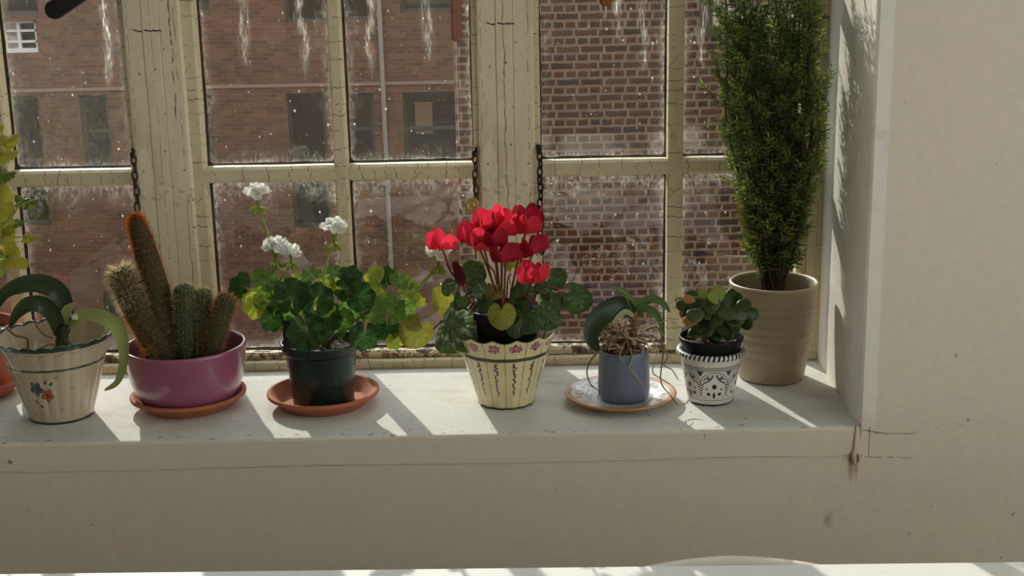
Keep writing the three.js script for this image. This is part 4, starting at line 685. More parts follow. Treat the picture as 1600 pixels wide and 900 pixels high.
// 8 tall stoneware pot
const tallPos = V(0.4205, 0, -0.2455);
const yew = thing('potted_yew', 'tall columnar evergreen in a ribbed beige stoneware pot in the corner', 'plant', tallPos);
{
  const tex = canvasTex(512, 512, (g, w, h) => { g.fillStyle = '#a5967c'; g.fillRect(0, 0, w, h); const r = rngOf(71); for (let i = 0; i < 140; i++) { g.fillStyle = r() < 0.5 ? `rgba(140,122,94,${r() * 0.12})` : `rgba(196,182,156,${r() * 0.2})`; const a = 6 + r() * 60; g.beginPath(); g.ellipse(r() * w, r() * h, a, a * 0.25, 0, 0, 7); g.fill(); } g.fillStyle = 'rgba(206,196,176,0.9)'; g.fillRect(0, 0, w, 14); }, { grain: 0.08, seed: 23 });
  const m = phys('#ffffff', 0.5, { map: tex, clearcoat: 0.2, clearcoatRoughness: 0.35, bumpMap: speck, bumpScale: 0.0004 }), hh = 0.158;
  const P = [[0, 0, 0], [0.048, 0, 0], [0.0515, 0.0015, 0.01]];
  for (let i = 1; i <= 60; i++) { const v = i / 60; let r = lerp(0.0522, 0.0705, Math.pow(v, 0.92)); const band = v > 0.3 && v < 0.86 ? 1 : 0; r += band * 0.0011 * Math.sin((v - 0.3) / 0.56 * 6 * 2 * Math.PI) * sstep(0.3, 0.36, v) * sstep(0.88, 0.82, v); P.push([r, v * hh, v * 0.96]); }
  P.push([0.0708, hh + 0.0018, 0.99]); P.push([0.0693, hh + 0.0034, 1]); P.push([0.0668, hh + 0.0032, 1]); P.push([0.0652, hh + 0.001, 0.99]); for (let i = 10; i >= 1; i--) { const v = i / 10; P.push([lerp(0.046, 0.0645, v), v * hh * 0.98, 0.5]); } P.push([0, 0.01, 0.5]);
  part('pot', lathe(P, 96, (r, y, phi) => [r * (1 + 0.006 * Math.sin(phi * 2 + y * 40)), y]), m, yew);
  soil(0.061, 0.132, yew, 17, 20);
}

// ---------------------------------------------------------------- plants
const towardCam = (p) => camera.position.clone().sub(p).normalize();
const local = (t, v) => v.clone().sub(t.position);
const PX = 0.00097;                       // metres a photograph pixel covers at the sill
// leaf directions: (turn right, tilt up) of the face away from the camera, angle of the tip in the picture (0 = up, clockwise)
function leafAt(t, px, py, z, tr, tu, ang, size) {
  const p = at(px, py, z), n = V(0, 0, 1).applyEuler(new THREE.Euler(-tu, tr, 0, 'YXZ')), a = ang * Math.PI / 180;
  return basis(local(t, p), n, V(Math.sin(a), Math.cos(a), 0.0001), size);
}
// --- geranium
const gerLeafMap = (base, rim, zone) => canvasTex(256, 256, (g, w, h) => {
  g.fillStyle = base; g.fillRect(0, 0, w, h); const c = 128, r = rngOf(5);
  g.globalAlpha = 0.35; g.strokeStyle = zone; g.lineWidth = 15; g.beginPath(); g.arc(c, c, 52, 0, 7); g.stroke(); g.globalAlpha = 1;
  for (let k = 0; k < 9; k++) { const a = (k - 4) * 0.66 - Math.PI / 2; g.strokeStyle = rim; g.lineWidth = 2.6; g.beginPath(); g.moveTo(c, c); g.lineTo(c + Math.cos(a) * 70, c + Math.sin(a) * 70); g.stroke(); g.lineWidth = 1.4; for (const s of [-1, 1]) { g.beginPath(); g.moveTo(c + Math.cos(a) * 64, c + Math.sin(a) * 64); g.lineTo(c + Math.cos(a + s * 0.14) * 112, c + Math.sin(a + s * 0.14) * 112); g.stroke(); } }
  for (let i = 0; i < 60; i++) { g.fillStyle = `rgba(30,50,20,${r() * 0.12})`; g.beginPath(); g.ellipse(r() * w, r() * h, 4 + r() * 12, 4 + r() * 8, 0, 0, 7); g.fill(); }
}, { grain: 0.14, seed: 3 });
const gerDark = leafMat('#ffffff', { map: gerLeafMap('#2c4a1c', '#4f7234', '#1e3413') }), gerMid = leafMat('#ffffff', { map: gerLeafMap('#5f8230', '#8fae5c', '#446020') }), gerYel = leafMat('#ffffff', { map: gerLeafMap('#acb83c', '#c9d478', '#7f922e') });
const gerShape = [0, 1, 2, 3].map((k) => { const r = rngOf(60 + k), ph = r() * 6, ru = 0.05 + 0.08 * r(); return polarLeaf((th) => (1 + 0.045 * Math.cos(th * 7 + 0) + 0.032 * Math.cos(th * 21 + ph)) * (1 - 0.22 * Math.pow(Math.abs(th) / Math.PI, 6)), (a, th) => 0.20 * a * a - 0.10 * a + ru * a * a * Math.sin(th * 7 + 1.57) * 1.2 + 0.12 * a * a * Math.cos(th * 2 + ph), 8, 64, 0.16); });
const stemGreen = leafMat('#93a552', { transmission: 0.2, clearcoat: 0.1 }), stemBrown = std('#5f5a36', 0.8);
{
  const heart = at(497, 520, gerPos.z), D = gerDark, M = gerMid, Y = gerYel;
  // px, py, radius in px, z, turn, tilt, tip angle, colour
  const L = [[377, 446, 22, -0.19, -0.5, 0.5, -60, D], [414, 440, 23, -0.16, 0.5, 0.9, 30, M], [399, 478, 21, -0.145, -0.35, 0.25, -110, Y], [421, 472, 25, -0.15, 0.2, 0.5, 40, M], [456, 464, 29, -0.13, -0.1, 0.35, 0, D], [494, 470, 28, -0.135, 0.15, 0.4, 10, D], [505, 478, 18, -0.14, 0.4, 0.1, 60, Y], [424, 497, 21, -0.14, -0.2, 0.1, -150, D],
    [480, 518, 31, -0.105, -0.1, 0.5, 160, D], [487, 430, 17, -0.17, 0.3, 1.15, -20, M], [522, 426, 17, -0.17, -0.3, 1.1, 40, M], [546, 434, 20, -0.16, 0.3, 0.8, 60, D], [541, 452, 20, -0.15, 0, 0.3, 100, D], [562, 464, 24, -0.14, 0.1, 0.35, 80, D], [569, 524, 24, -0.13, 0.05, 0.15, 190, D], [587, 434, 20, -0.165, -0.7, 0.5, -40, Y], [604, 432, 16, -0.175, 0.2, 0.4, 10, D], [626, 440, 19, -0.165, 0.5, 0.9, 30, M], [589, 466, 18, -0.15, -0.3, 0.2, -80, Y], [607, 486, 27, -0.14, 0.1, 0.6, 10, M], [638, 460, 18, -0.155, 0.6, 1.0, 70, Y], [606, 513, 20, -0.145, -0.1, 0.2, 170, D], [617, 532, 15, -0.14, 0.3, -0.1, 170, Y], [634, 484, 17, -0.15, 0.5, 0.3, 120, M],
    [512, 496, 24, -0.15, 0.2, 0.6, 90, D], [533, 500, 22, -0.15, -0.3, 0.3, 60, M], [442, 500, 19, -0.16, -0.4, 0.6, -90, M], [532, 446, 19, -0.17, 0.1, 0.8, 0, Y], [466, 437, 15, -0.18, -0.2, 1.2, 0, Y], [432, 452, 18, -0.165, -0.6, 0.8, -30, Y], [410, 458, 15, -0.17, 0.6, 1.1, 60, Y], [510, 442, 16, -0.165, 0.8, 0.7, 50, Y], [454, 490, 18, -0.155, 0.4, 0.2, 180, M], [580, 492, 19, -0.155, 0.3, 0.7, 20, M], [655, 470, 11, -0.15, 0.8, 0.6, 60, Y], [548, 482, 18, -0.15, 0.2, 0.2, 180, M], [527, 515, 16, -0.165, -0.2, 0.3, 120, D], [475, 448, 16, -0.16, 0.5, 0.9, -30, M], [594, 447, 16, -0.17, -0.5, 0.9, 20, M], [646, 448, 12, -0.16, 0.9, 0.5, 40, M], [390, 462, 14, -0.165, -0.8, 0.8, -60, Y]];
  const nodes = [[at(470, 470, -0.155), 0.003], [at(515, 468, -0.155), 0.003], [at(590, 478, -0.15), 0.0032], [at(430, 462, -0.155), 0.0026]];
  const root = V(0.006, 0.088, -0.004).add(gerPos);
  for (const [q, rad] of nodes) part('stem', tube([root.clone(), root.clone().lerp(q, 0.5).add(V(0, 0.006, 0.003)), q].map((v) => local(ger, v)), (t) => lerp(rad + 0.0015, rad, t), 7), stemBrown, ger);
  L.forEach(([x, y, rp, z, tr, tu, ang, m], i) => {
    const lf = part('leaf', moved(gerShape[i % 4], leafAt(ger, x, y, z, tr, tu, ang, rp * PX * 1.03)), m, ger);
    const p = local(ger, at(x, y, z)); let best = nodes[0][0]; for (const [q] of nodes) if (q.distanceTo(at(x, y, z)) < best.distanceTo(at(x, y, z))) best = q;
    const b = local(ger, best), mid = p.clone().lerp(b, 0.5).add(V(0, -0.006, -0.006));
    part('leaf_stalk', tube([b, mid, p.clone().add(V(0, 0, -0.001))], 0.0011, 5, 8), stemGreen, ger);
  });
  // flower heads: white florets over a ruff of green calyces
  const white = leafMat('#fbfaf5', { transmission: 0.5, clearcoat: 0 });
  const petal = gridGeo(5, 4, (u, v) => { const x = v * 2 - 1, w = 0.0062 * Math.pow(Math.sin(Math.PI * (0.08 + 0.86 * u)), 0.7) * (0.55 + 0.55 * u); return V(x * w, u * 0.0148, 0.0035 * u * u + 0.0014 * x * x * u - 0.0012 * Math.cos(x * 6) * u); });
  const floret = merge([0, 1, 2, 3, 4].map((k) => { const g = petal.clone(); g.rotateX(0.55 + (k % 2) * 0.2); g.rotateZ(k / 5 * 6.283 + 0.2); return g; }));
  const heads = [[404, 311, -0.16, 10, [[404, 318], [413, 350], [424, 386], [432, 420], [440, 458]], 17], [431, 397, -0.145, 13, [[431, 404], [434, 432], [440, 455], [455, 480]], 21], [455, 402, -0.145, 5, [[455, 406], [447, 425], [437, 440]], 9], [524, 365, -0.15, 11, [[522, 376], [513, 400], [507, 425], [505, 450]], 18], [685, 405, -0.15, 12, [[685, 412], [668, 434], [646, 458], [615, 476], [592, 480]], 19]];
  const calM = leafMat('#9aa74e', { transmission: 0.3, clearcoat: 0 }), r = rngOf(90);
  for (const [x, y, z, n, st, rp] of heads) {
    const c = local(ger, at(x, y, z)), fl = new THREE.Group(); fl.name = 'flower_head' + (ger.userData.fh ? '_00' + ger.userData.fh : ''); ger.userData.fh = (ger.userData.fh ?? 0) + 1; fl.position.copy(c); ger.add(fl);
    const R = rp * PX * 0.62, base = local(ger, at(st[0][0], st[0][1] + 9, z)).sub(c), green = [];
    for (let i = 0; i < n; i++) {
      const a = i * 2.4 + r(), el = lerp(0.3, 1.4, Math.sqrt((i + 0.5) / n)), d = V(Math.sin(a) * Math.cos(el), Math.sin(el) * 0.9, Math.cos(a) * Math.cos(el) * 0.9), p = d.clone().multiplyScalar(R);
      part('floret', moved(floret, basis(p, d.clone().add(V(0, 0.25, 0.15)), V(r() - 0.5, r(), r() - 0.5), 0.95 + 0.3 * r())), white, fl);
      green.push(tube([base.clone(), base.clone().lerp(p, 0.55).add(V(0, 0.002, 0)), p.clone().addScaledVector(d, -0.001)], (t) => 0.0008 + 0.0009 * sstep(0.6, 0.95, t), 5, 6));
    }
    for (let i = 0; i < 16; i++) { const a = i * 2.4 + 1, d = V(Math.sin(a) * 0.9, 0.25 - 0.9 * r(), Math.cos(a) * 0.9).normalize(), p = base.clone().addScaledVector(d, 0.010 + 0.006 * r()); green.push(tube([base.clone(), base.clone().addScaledVector(d, 0.004).add(V(0, 0.002, 0)), p], (t) => 0.0008 + 0.0018 * Math.sin(t * 2.6), 5, 6)); }
    part('calyx', merge(green), calM, fl, 'yellow-green stalks and buds');
    part('flower_stalk', tube(st.map(([a, b], i) => local(ger, at(a, b + (i ? 0 : 8), z - 0.004))), (t) => 0.0016 + (x > 680 ? 0.0022 * sstep(0, 0.4, t) * (1 - 0.3 * t) : 0.0003), 7), stemGreen, ger);
  }
}
// --- cyclamen
const cycLeafMap = (a, b, vein, silver) => canvasTex(256, 256, (g, w, h) => {
  g.fillStyle = a; g.fillRect(0, 0, w, h); const r = rngOf(9), c = 128;
  for (let i = 0; i < 70; i++) { const t = r() * 6.283, q = 40 + r() * 80; g.fillStyle = b; g.globalAlpha = 0.12 + r() * 0.2; g.beginPath(); g.ellipse(c + Math.cos(t) * q, c + Math.sin(t) * q, 6 + r() * 16, 5 + r() * 10, r() * 3, 0, 7); g.fill(); }
  g.globalAlpha = 0.5; for (let i = 0; i < (silver ? 70 : 18); i++) { const t = r() * 6.283, q = 50 + r() * 34; g.fillStyle = silver ? '#c4ccb8' : vein; g.beginPath(); g.ellipse(c + Math.cos(t) * q, c + Math.sin(t) * q, 3 + r() * 9, 2 + r() * 6, t, 0, 7); g.fill(); }
  g.globalAlpha = 0.8; g.strokeStyle = vein; for (let k = 0; k < 7; k++) { const t = (k - 3) * 0.55 - Math.PI / 2; g.lineWidth = 2.2; g.beginPath(); g.moveTo(c, c + 20); g.quadraticCurveTo(c + Math.cos(t) * 50, c + Math.sin(t) * 50 + 8, c + Math.cos(t * 0.97 - 0.05) * 105, c + Math.sin(t * 0.97 - 0.05) * 105); g.stroke(); } g.globalAlpha = 1;
}, { grain: 0.16, seed: 4 });
const cyDark = leafMat('#ffffff', { map: cycLeafMap('#344f20', '#5f7a34', '#6c8648', false), clearcoat: 0.4 }), cySilver = leafMat('#ffffff', { map: cycLeafMap('#50683a', '#2e4426', '#8a9a78', true), clearcoat: 0.8, clearcoatRoughness: 0.25 }), cyYel = leafMat('#ffffff', { map: cycLeafMap('#9a9a38', '#7c8430', '#b9b460', false) }), cyOlive = leafMat('#ffffff', { map: cycLeafMap('#73762c', '#8a6a2a', '#8f9850', false) });
const heartR = (th) => { const q = Math.abs(th) / Math.PI; return (0.86 + 0.24 * Math.pow(1 - q, 3) + 0.06 * Math.sin(q * Math.PI)) * (1 - 0.62 * Math.exp(-Math.pow((1 - q) / 0.085, 2))) * (1 + 0.018 * Math.cos(th * 24)); };
const heart = [0, 1, 2].map((k) => polarLeaf(heartR, (a, th) => (0.16 + 0.12 * k) * a * a * Math.cos(th * 2 + k * 0.4) - 0.12 * a * a + 0.02 * a * Math.sin(th * 9 + k), 8, 60, 0.02));
const curled = polarLeaf(heartR, (a, th) => -0.95 * a * a * Math.pow(Math.sin(th), 2) - 0.15 * a * a + 0.05 * a * Math.sin(th * 8), 8, 60, 0.02);
const redM = leafMat('#e2344c', { transmission: 0.5, clearcoat: 0, roughness: 1 }), redDeep = leafMat('#ac1c34', { transmission: 0.35, clearcoat: 0.1 }), wilt = leafMat('#5a1420', { transmission: 0.2, clearcoat: 0 }), cyStem = leafMat('#7a3a36', { transmission: 0.15, clearcoat: 0.3 }), pinkPale = leafMat('#e7a9a8', { transmission: 0.4, clearcoat: 0 });
{
  const o = V(cycPos.x, 0.145, cycPos.z + 0.002);
  const L = [[651, 516, 29, -0.125, 0.1, 0.15, 215, cyOlive, 0, [677, 514]], [687, 473, 25, -0.15, -0.6, 0.1, 10, cyYel, 1, [700, 495]], [703, 508, 43, -0.105, -0.45, 0.3, 200, cySilver, 3, [715, 480]], [727, 520, 29, -0.112, 0.55, 0.1, 185, cyOlive, 1, [732, 490]], [704, 450, 16, -0.13, -0.2, 0.7, -20, cySilver, 0, [720, 465]], [742, 452, 20, -0.12, 0.1, 0.9, 30, cySilver, 1, [750, 470]], [741, 429, 22, -0.135, 0.2, 0.35, -30, cyDark, 0, [748, 450]], [730, 434, 15, -0.15, -0.6, 0.2, -40, cyYel, 1, [742, 452]], [770, 455, 19, -0.13, -0.1, 0.9, 180, cyYel, 1, [775, 462]], [784, 491, 23, -0.075, 0, 0.05, 180, cyYel, 0, [785, 478]],
    [826, 494, 27, -0.085, -0.25, 0.25, 200, cyDark, 1, [834, 475]], [853, 492, 25, -0.095, 0.35, 0.3, 130, cyDark, 0, [840, 474]], [819, 461, 21, -0.12, 0.1, 0.5, -10, cyDark, 0, [812, 472]], [847, 456, 18, -0.13, 0.3, 0.7, 40, cyDark, 2, [836, 462]], [900, 463, 27, -0.13, 0.5, 0.4, 118, cyDark, 1, [876, 452]], [866, 434, 20, -0.155, 0.4, 0.6, 80, cyDark, 2, [850, 445]], [802, 411, 18, -0.18, -0.1, 0.6, 0, cyYel, 0, [798, 428]], [742, 410, 22, -0.185, -0.2, 1.35, -70, cyYel, 1, [764, 414]], [757, 474, 16, -0.11, -0.3, 0.6, 200, cyDark, 2, [762, 470]], [806, 510, 17, -0.08, 0.2, 0.1, 190, cyDark, 1, [806, 492]], [868, 472, 16, -0.12, 0.6, 0.2, 110, cyDark, 2, [856, 462]], [720, 470, 15, -0.12, -0.3, 0.4, 190, cyDark, 2, [728, 460]]];
  L.forEach(([x, y, rp, z, tr, tu, ang, m, k, st]) => {
    part('leaf', moved(k === 3 ? curled : heart[k], leafAt(cyc, x, y, z, tr, tu, ang, rp * PX)), m, cyc);
    const q = at(st[0], st[1], z - 0.003), b = o.clone().add(V((q.x - o.x) * 0.2, -0.004, (q.z - o.z) * 0.2)), mid = b.clone().lerp(q, 0.55).add(V(0, 0.022, 0));
    part('leaf_stalk', tube([b, mid, q].map((v) => local(cyc, v)), 0.0014, 6, 10), cyStem, cyc);
  });
  const petalF = (tw, len, wd) => gridGeo(9, 6, (u, v) => { const x = v * 2 - 1, w = wd * Math.pow(Math.sin(Math.PI * (0.1 + 0.84 * u)), 0.75), a = tw * u; const rho = 0.0035 + 0.0085 * Math.sin(Math.min(1, u * 2.2) * 1.57) + 0.0035 * u * u + 0.0024 * x * x; return V(Math.cos(a) * x * w + 0.0012 * Math.sin(u * 9) * x, -0.004 - 0.004 * Math.sin(u * 3.0) * (u < 0.4 ? 1 : 0.6) + len * u * u * 0.55 + len * u * 0.5, rho + Math.sin(a) * x * w); });
  const r = rngOf(33);
  // px, py of the flower's middle, size, z, material, tip of stalk on the pot side
  const Fl = [[690, 373, 35, -0.108, redM, [708, 430], 0], [741, 362, 40, -0.125, redM, [772, 450], 0.2], [764, 338, 44, -0.14, redM, [778, 440], -0.2], [785, 346, 46, -0.135, redM, [784, 440], 0.3], [772, 368, 34, -0.12, redDeep, [780, 445], 0.1], [790, 392, 38, -0.105, redDeep, [788, 460], 0.2], [827, 332, 40, -0.15, redDeep, [808, 440], 0.1], [825, 348, 36, -0.135, redM, [800, 450], 0], [837, 380, 34, -0.13, redDeep, [806, 455], 0.5], [832, 424, 37, -0.1, redM, [818, 470], 0], [752, 372, 28, -0.115, redM, [774, 452], -0.4]];
  Fl.forEach(([x, y, sp, z, m, root, lean], i) => {
    const s = sp * PX / (sp > 39 ? 0.040 : 0.0375), c = at(x, y + sp * 0.32, z), f = new THREE.Group(); f.name = 'flower' + (i ? '_' + String(i).padStart(3, '0') : ''); f.position.copy(local(cyc, c)); f.rotation.set(0.12 * (r() - 0.5), r() * 6.28, lean * -0.5); cyc.add(f);
    for (let k = 0; k < 5; k++) { const g = petalF(0.35 + 0.5 * r(), 0.030 * s * (0.88 + 0.2 * r()), 0.0165 * s * (0.9 + 0.25 * r())); g.rotateX(0.28 - 0.36 * r()); g.rotateY(k / 5 * 6.283 + 0.3 * (r() - 0.5)); part('petal', g, r() < 0.12 ? redDeep : m, f); }
    part('mouth', merge([lathe([[0.001, 0.003], [0.0042 * s, 0.001], [0.0048 * s, -0.004], [0.003 * s, -0.0055], [0.0008, -0.0045]], 14), tube([V(0, -0.004, 0), V(0, -0.009, 0)], 0.0006, 5, 4)]), i % 3 ? redDeep : pinkPale, f);
    const b = o.clone().add(V((i / 10 - 0.5) * 0.022, -0.004, (r() - 0.5) * 0.02)), q = at(root[0], root[1], lerp(z, o.z, 0.5));
    part('flower_stalk', tube([b, q, c.clone().add(V((q.x - c.x) * 0.25, -0.012, 0)), c.clone().add(V(0, 0.001, 0))].map((v) => local(cyc, v)), 0.00155, 7, 18), cyStem, cyc);
  });
  { const c = local(cyc, at(708, 412, -0.108)), g = []; for (let k = 0; k < 4; k++) g.push(strap([V(0.001 * k, 0.002, 0), V(0.004 + 0.003 * k, -0.010 - 0.002 * k, 0.004 - 0.003 * k), V(0.006 + 0.002 * k, -0.024 - 0.003 * k, 0.002), V(0.008 + 0.001 * k, -0.033, -0.001)], (t) => 0.005 * Math.sin(0.4 + 2.5 * t), { hint: V(0.3 * k - 0.4, 0, 1), nu: 10, nv: 4 })); const m = merge(g); m.translate(c.x, c.y, c.z); part('wilted_flower', m, wilt, cyc, 'shrivelled dark red bloom');
    part('flower_stalk', tube([at(745, 478, -0.13), at(722, 430, -0.118), at(712, 406, -0.11), at(707, 409, -0.108)].map((v) => local(cyc, v)), 0.0014, 6, 16), cyStem, cyc); }
}
// --- orchid in the white pot
const strapMap = (a, b) => canvasTex(64, 256, (g, w, h) => { g.fillStyle = a; g.fillRect(0, 0, w, h); const r = rngOf(4); for (let i = 0; i < 40; i++) { g.fillStyle = b; g.globalAlpha = r() * 0.35; g.fillRect(0, r() * h, w, 1 + r() * 3); } g.globalAlpha = 0.5; g.fillStyle = b; g.fillRect(0, h / 2 - 3, w, 6); g.globalAlpha = 1; }, { grain: 0.12, seed: 6 });
const strapDark = leafMat('#ffffff', { map: strapMap('#26391a', '#182812'), transmission: 0.22, clearcoat: 0.55, clearcoatRoughness: 0.25 }), strapPale = leafMat('#ffffff', { map: strapMap('#a8b070', '#d0d3a0'), transmission: 0.35, clearcoat: 0.5, clearcoatRoughness: 0.25 }), strapMid = leafMat('#ffffff', { map: strapMap('#5f7a3e', '#8aa05c'), transmission: 0.35, clearcoat: 0.5, clearcoatRoughness: 0.25 });
const rootM = [std('#86694c', 0.85), std('#a48d6c', 0.85), std('#684c38', 0.85), std('#c2b393', 0.8)];
const taper = (w, p = 0.6, e = 0.75) => (t) => w * Math.pow(Math.sin(Math.PI * (0.16 + (0.995 - 0.16) * t)), p) * (1 - 0.1 * t);
{
  const P = (a) => a.map(([x, y, z]) => local(whitePot, at(x, y, z)));
  part('leaf', strap(P([[97, 520, -0.125], [101, 486, -0.122], [90, 456, -0.12], [64, 443, -0.115], [34, 445, -0.105], [8, 458, -0.095], [-12, 492, -0.085]]), taper(0.0155), { hint: V(0.25, 0.35, 1), fold: 0.3, nu: 30 }), strapDark, whitePot);
  part('leaf', strap(P([[94, 524, -0.122], [86, 498, -0.115], [70, 478, -0.108], [46, 475, -0.100], [28, 488, -0.094], [14, 512, -0.088]]), taper(0.0135), { hint: V(0.1, 0.2, 1), fold: 0.35, nu: 26 }), strapDark, whitePot);
  part('leaf', strap(P([[97, 512, -0.124], [101, 494, -0.122], [107, 482, -0.118], [117, 474, -0.114]]), taper(0.0085), { hint: V(0, 0, 1), fold: 0.3, nu: 12 }), strapPale, whitePot, 'short yellow leaf tip');
  part('leaf', strap(P([[98, 518, -0.124], [114, 500, -0.12], [138, 491, -0.112], [164, 497, -0.100], [184, 514, -0.09], [193, 542, -0.084], [191, 575, -0.080], [182, 598, -0.078], [163, 610, -0.076]]), taper(0.0118, 0.5), { hint: V(-0.35, 0.75, 0.75), fold: 0.25, nu: 36 }), strapPale, whitePot, 'pale leaf drooping over the rim');
  part('crown', tube(P([[96, 548, -0.1245], [97, 528, -0.1245], [99, 508, -0.1245]]), (t) => 0.0105 - 0.003 * t, 10), strapDark, whitePot);
  for (const [a, w] of [[[[10, 512, -0.075], [24, 524, -0.08], [42, 529, -0.09], [44, 546, -0.1]], 0.0018], [[[53, 493, -0.1], [58, 510, -0.1], [68, 522, -0.105], [82, 528, -0.115]], 0.0015], [[[60, 546, -0.1], [76, 538, -0.11], [92, 540, -0.12]], 0.0016], [[[100, 530, -0.115], [112, 538, -0.105], [124, 548, -0.1]], 0.0017]]) part('root', tube(P(a), w, 7, 16), rootM[2], whitePot);
  const r = rngOf(3), tuft = []; for (let i = 0; i < 26; i++) { const b = local(whitePot, at(112 + r() * 10, 497 + r() * 3, -0.118)); tuft.push(tube([b, b.clone().add(V((r() - 0.5) * 0.006, 0.006 + r() * 0.006, (r() - 0.5) * 0.006))], (t) => 0.0005 * (1.05 - t), 4, 3)); }
  const m = part('tuft', merge(tuft), std('#e9e4d8', 0.9), whitePot, 'white fluff caught on the drooping leaf'); m.userData.kind = 'stuff';
}
// --- orchid in the blue mug
{
  const P = (a) => a.map(([x, y, z]) => local(mug, at(x, y, z))), r = rngOf(12);
  part('leaf', strap(P([[991, 492, -0.137], [987, 474, -0.134], [975, 456, -0.13], [954, 449, -0.126]]), taper(0.0062, 0.5), { hint: V(0.4, 0.4, 1), fold: 0.4, nu: 18 }), strapMid, mug);
  part('leaf', strap(P([[990, 494, -0.135], [974, 477, -0.13], [952, 484, -0.12], [932, 502, -0.112], [924, 526, -0.106], [934, 548, -0.102]]), (t) => 0.0165 * Math.pow(Math.sin(Math.PI * (0.08 + 0.88 * t)), 0.7), { hint: V(0.1, 0.12, 1), fold: 0.2, nu: 26 }), strapDark, mug);
  part('leaf', strap(P([[990, 494, -0.132], [978, 487, -0.125], [966, 495, -0.118], [956, 509, -0.112]]), taper(0.0044, 0.5), { hint: V(0.2, 0.5, 1), fold: 0.3, nu: 16 }), strapPale, mug, 'small pale leaf');
  part('leaf', strap(P([[992, 492, -0.137], [1003, 474, -0.135], [1018, 467, -0.132], [1034, 472, -0.13], [1047, 488, -0.128]]), taper(0.0072, 0.5), { hint: V(0.1, 0.3, 1), fold: 0.35, nu: 22 }), strapMid, mug);
  part('leaf', strap(P([[993, 493, -0.135], [1005, 482, -0.128], [1020, 486, -0.122], [1032, 503, -0.118], [1038, 526, -0.116]]), taper(0.0062, 0.5), { hint: V(-0.2, 0.35, 1), fold: 0.35, nu: 22 }), strapMid, mug);
  part('crown', tube(P([[989, 530, -0.137], [991, 508, -0.137], [992, 486, -0.137]]), (t) => 0.0062 - 0.0012 * t, 9), std('#7a6238', 0.8), mug, 'brown stem base');
  for (let i = 0; i < 95; i++) {
    const a = r() * 6.283, h0 = r(), p = V(0.004 * Math.cos(a), 0.082 + h0 * 0.034, 0.004 * Math.sin(a)), pts = [p.clone()]; let d = V(Math.cos(a), 0.35 * (r() - 0.4), Math.sin(a)); const n = 4 + ((r() * 4) | 0), tight = 0.5 + 0.5 * h0;
    for (let k = 0; k < n; k++) { d.add(V((r() - 0.5) * 1.7, (r() - 0.52) * 1.3, (r() - 0.5) * 1.7)).normalize(); const q = pts[pts.length - 1].clone().addScaledVector(d, 0.008 + r() * 0.008); const rho = Math.hypot(q.x, q.z), mx = q.y < 0.084 ? 0.031 : 0.064 * tight; if (rho > mx) { q.x *= mx / rho; q.z *= mx / rho; d.x *= -0.4; d.z *= -0.4; } q.y = clamp(q.y, 0.074, 0.128); pts.push(q); }
    part('root', tube(pts, (t) => 0.00145 * (1.15 - 0.5 * t), 5, n * 4), rootM[(r() * 4) | 0], mug);
  }
  const hang = [[[[962, 540, -0.12], [938, 547, -0.102], [924, 562, -0.098], [917, 582, -0.096], [924, 602, -0.095], [936, 612, -0.094], [934, 622, -0.094]], 2], [[[1010, 515, -0.12], [1028, 512, -0.105], [1036, 545, -0.095], [1033, 598, -0.09], [1046, 616, -0.084], [1058, 632, -0.07]], 2], [[[1015, 530, -0.12], [1028, 545, -0.11], [1020, 582, -0.105], [1034, 592, -0.1], [1047, 600, -0.1]], 3], [[[1020, 525, -0.115], [1036, 540, -0.105], [1043, 558, -0.1], [1037, 570, -0.098], [1050, 578, -0.095], [1060, 594, -0.09]], 0], [[[985, 545, -0.105], [988, 560, -0.0955], [983, 575, -0.0945], [995, 590, -0.0945], [1006, 610, -0.0945], [1010, 640, -0.07], [1016, 654, -0.06]], 1], [[[1000, 520, -0.13], [1030, 505, -0.12], [1046, 500, -0.11], [1058, 508, -0.105], [1050, 496, -0.1]], 3], [[[1060, 632, -0.07], [1072, 630, -0.075], [1078, 622, -0.08]], 1], [[[975, 540, -0.108], [968, 556, -0.0965], [975, 566, -0.0955]], 1]];
  hang.forEach(([a, k]) => part('root', tube(P(a), (t) => 0.00135 - 0.0006 * t, 6, 30), rootM[k], mug));
}
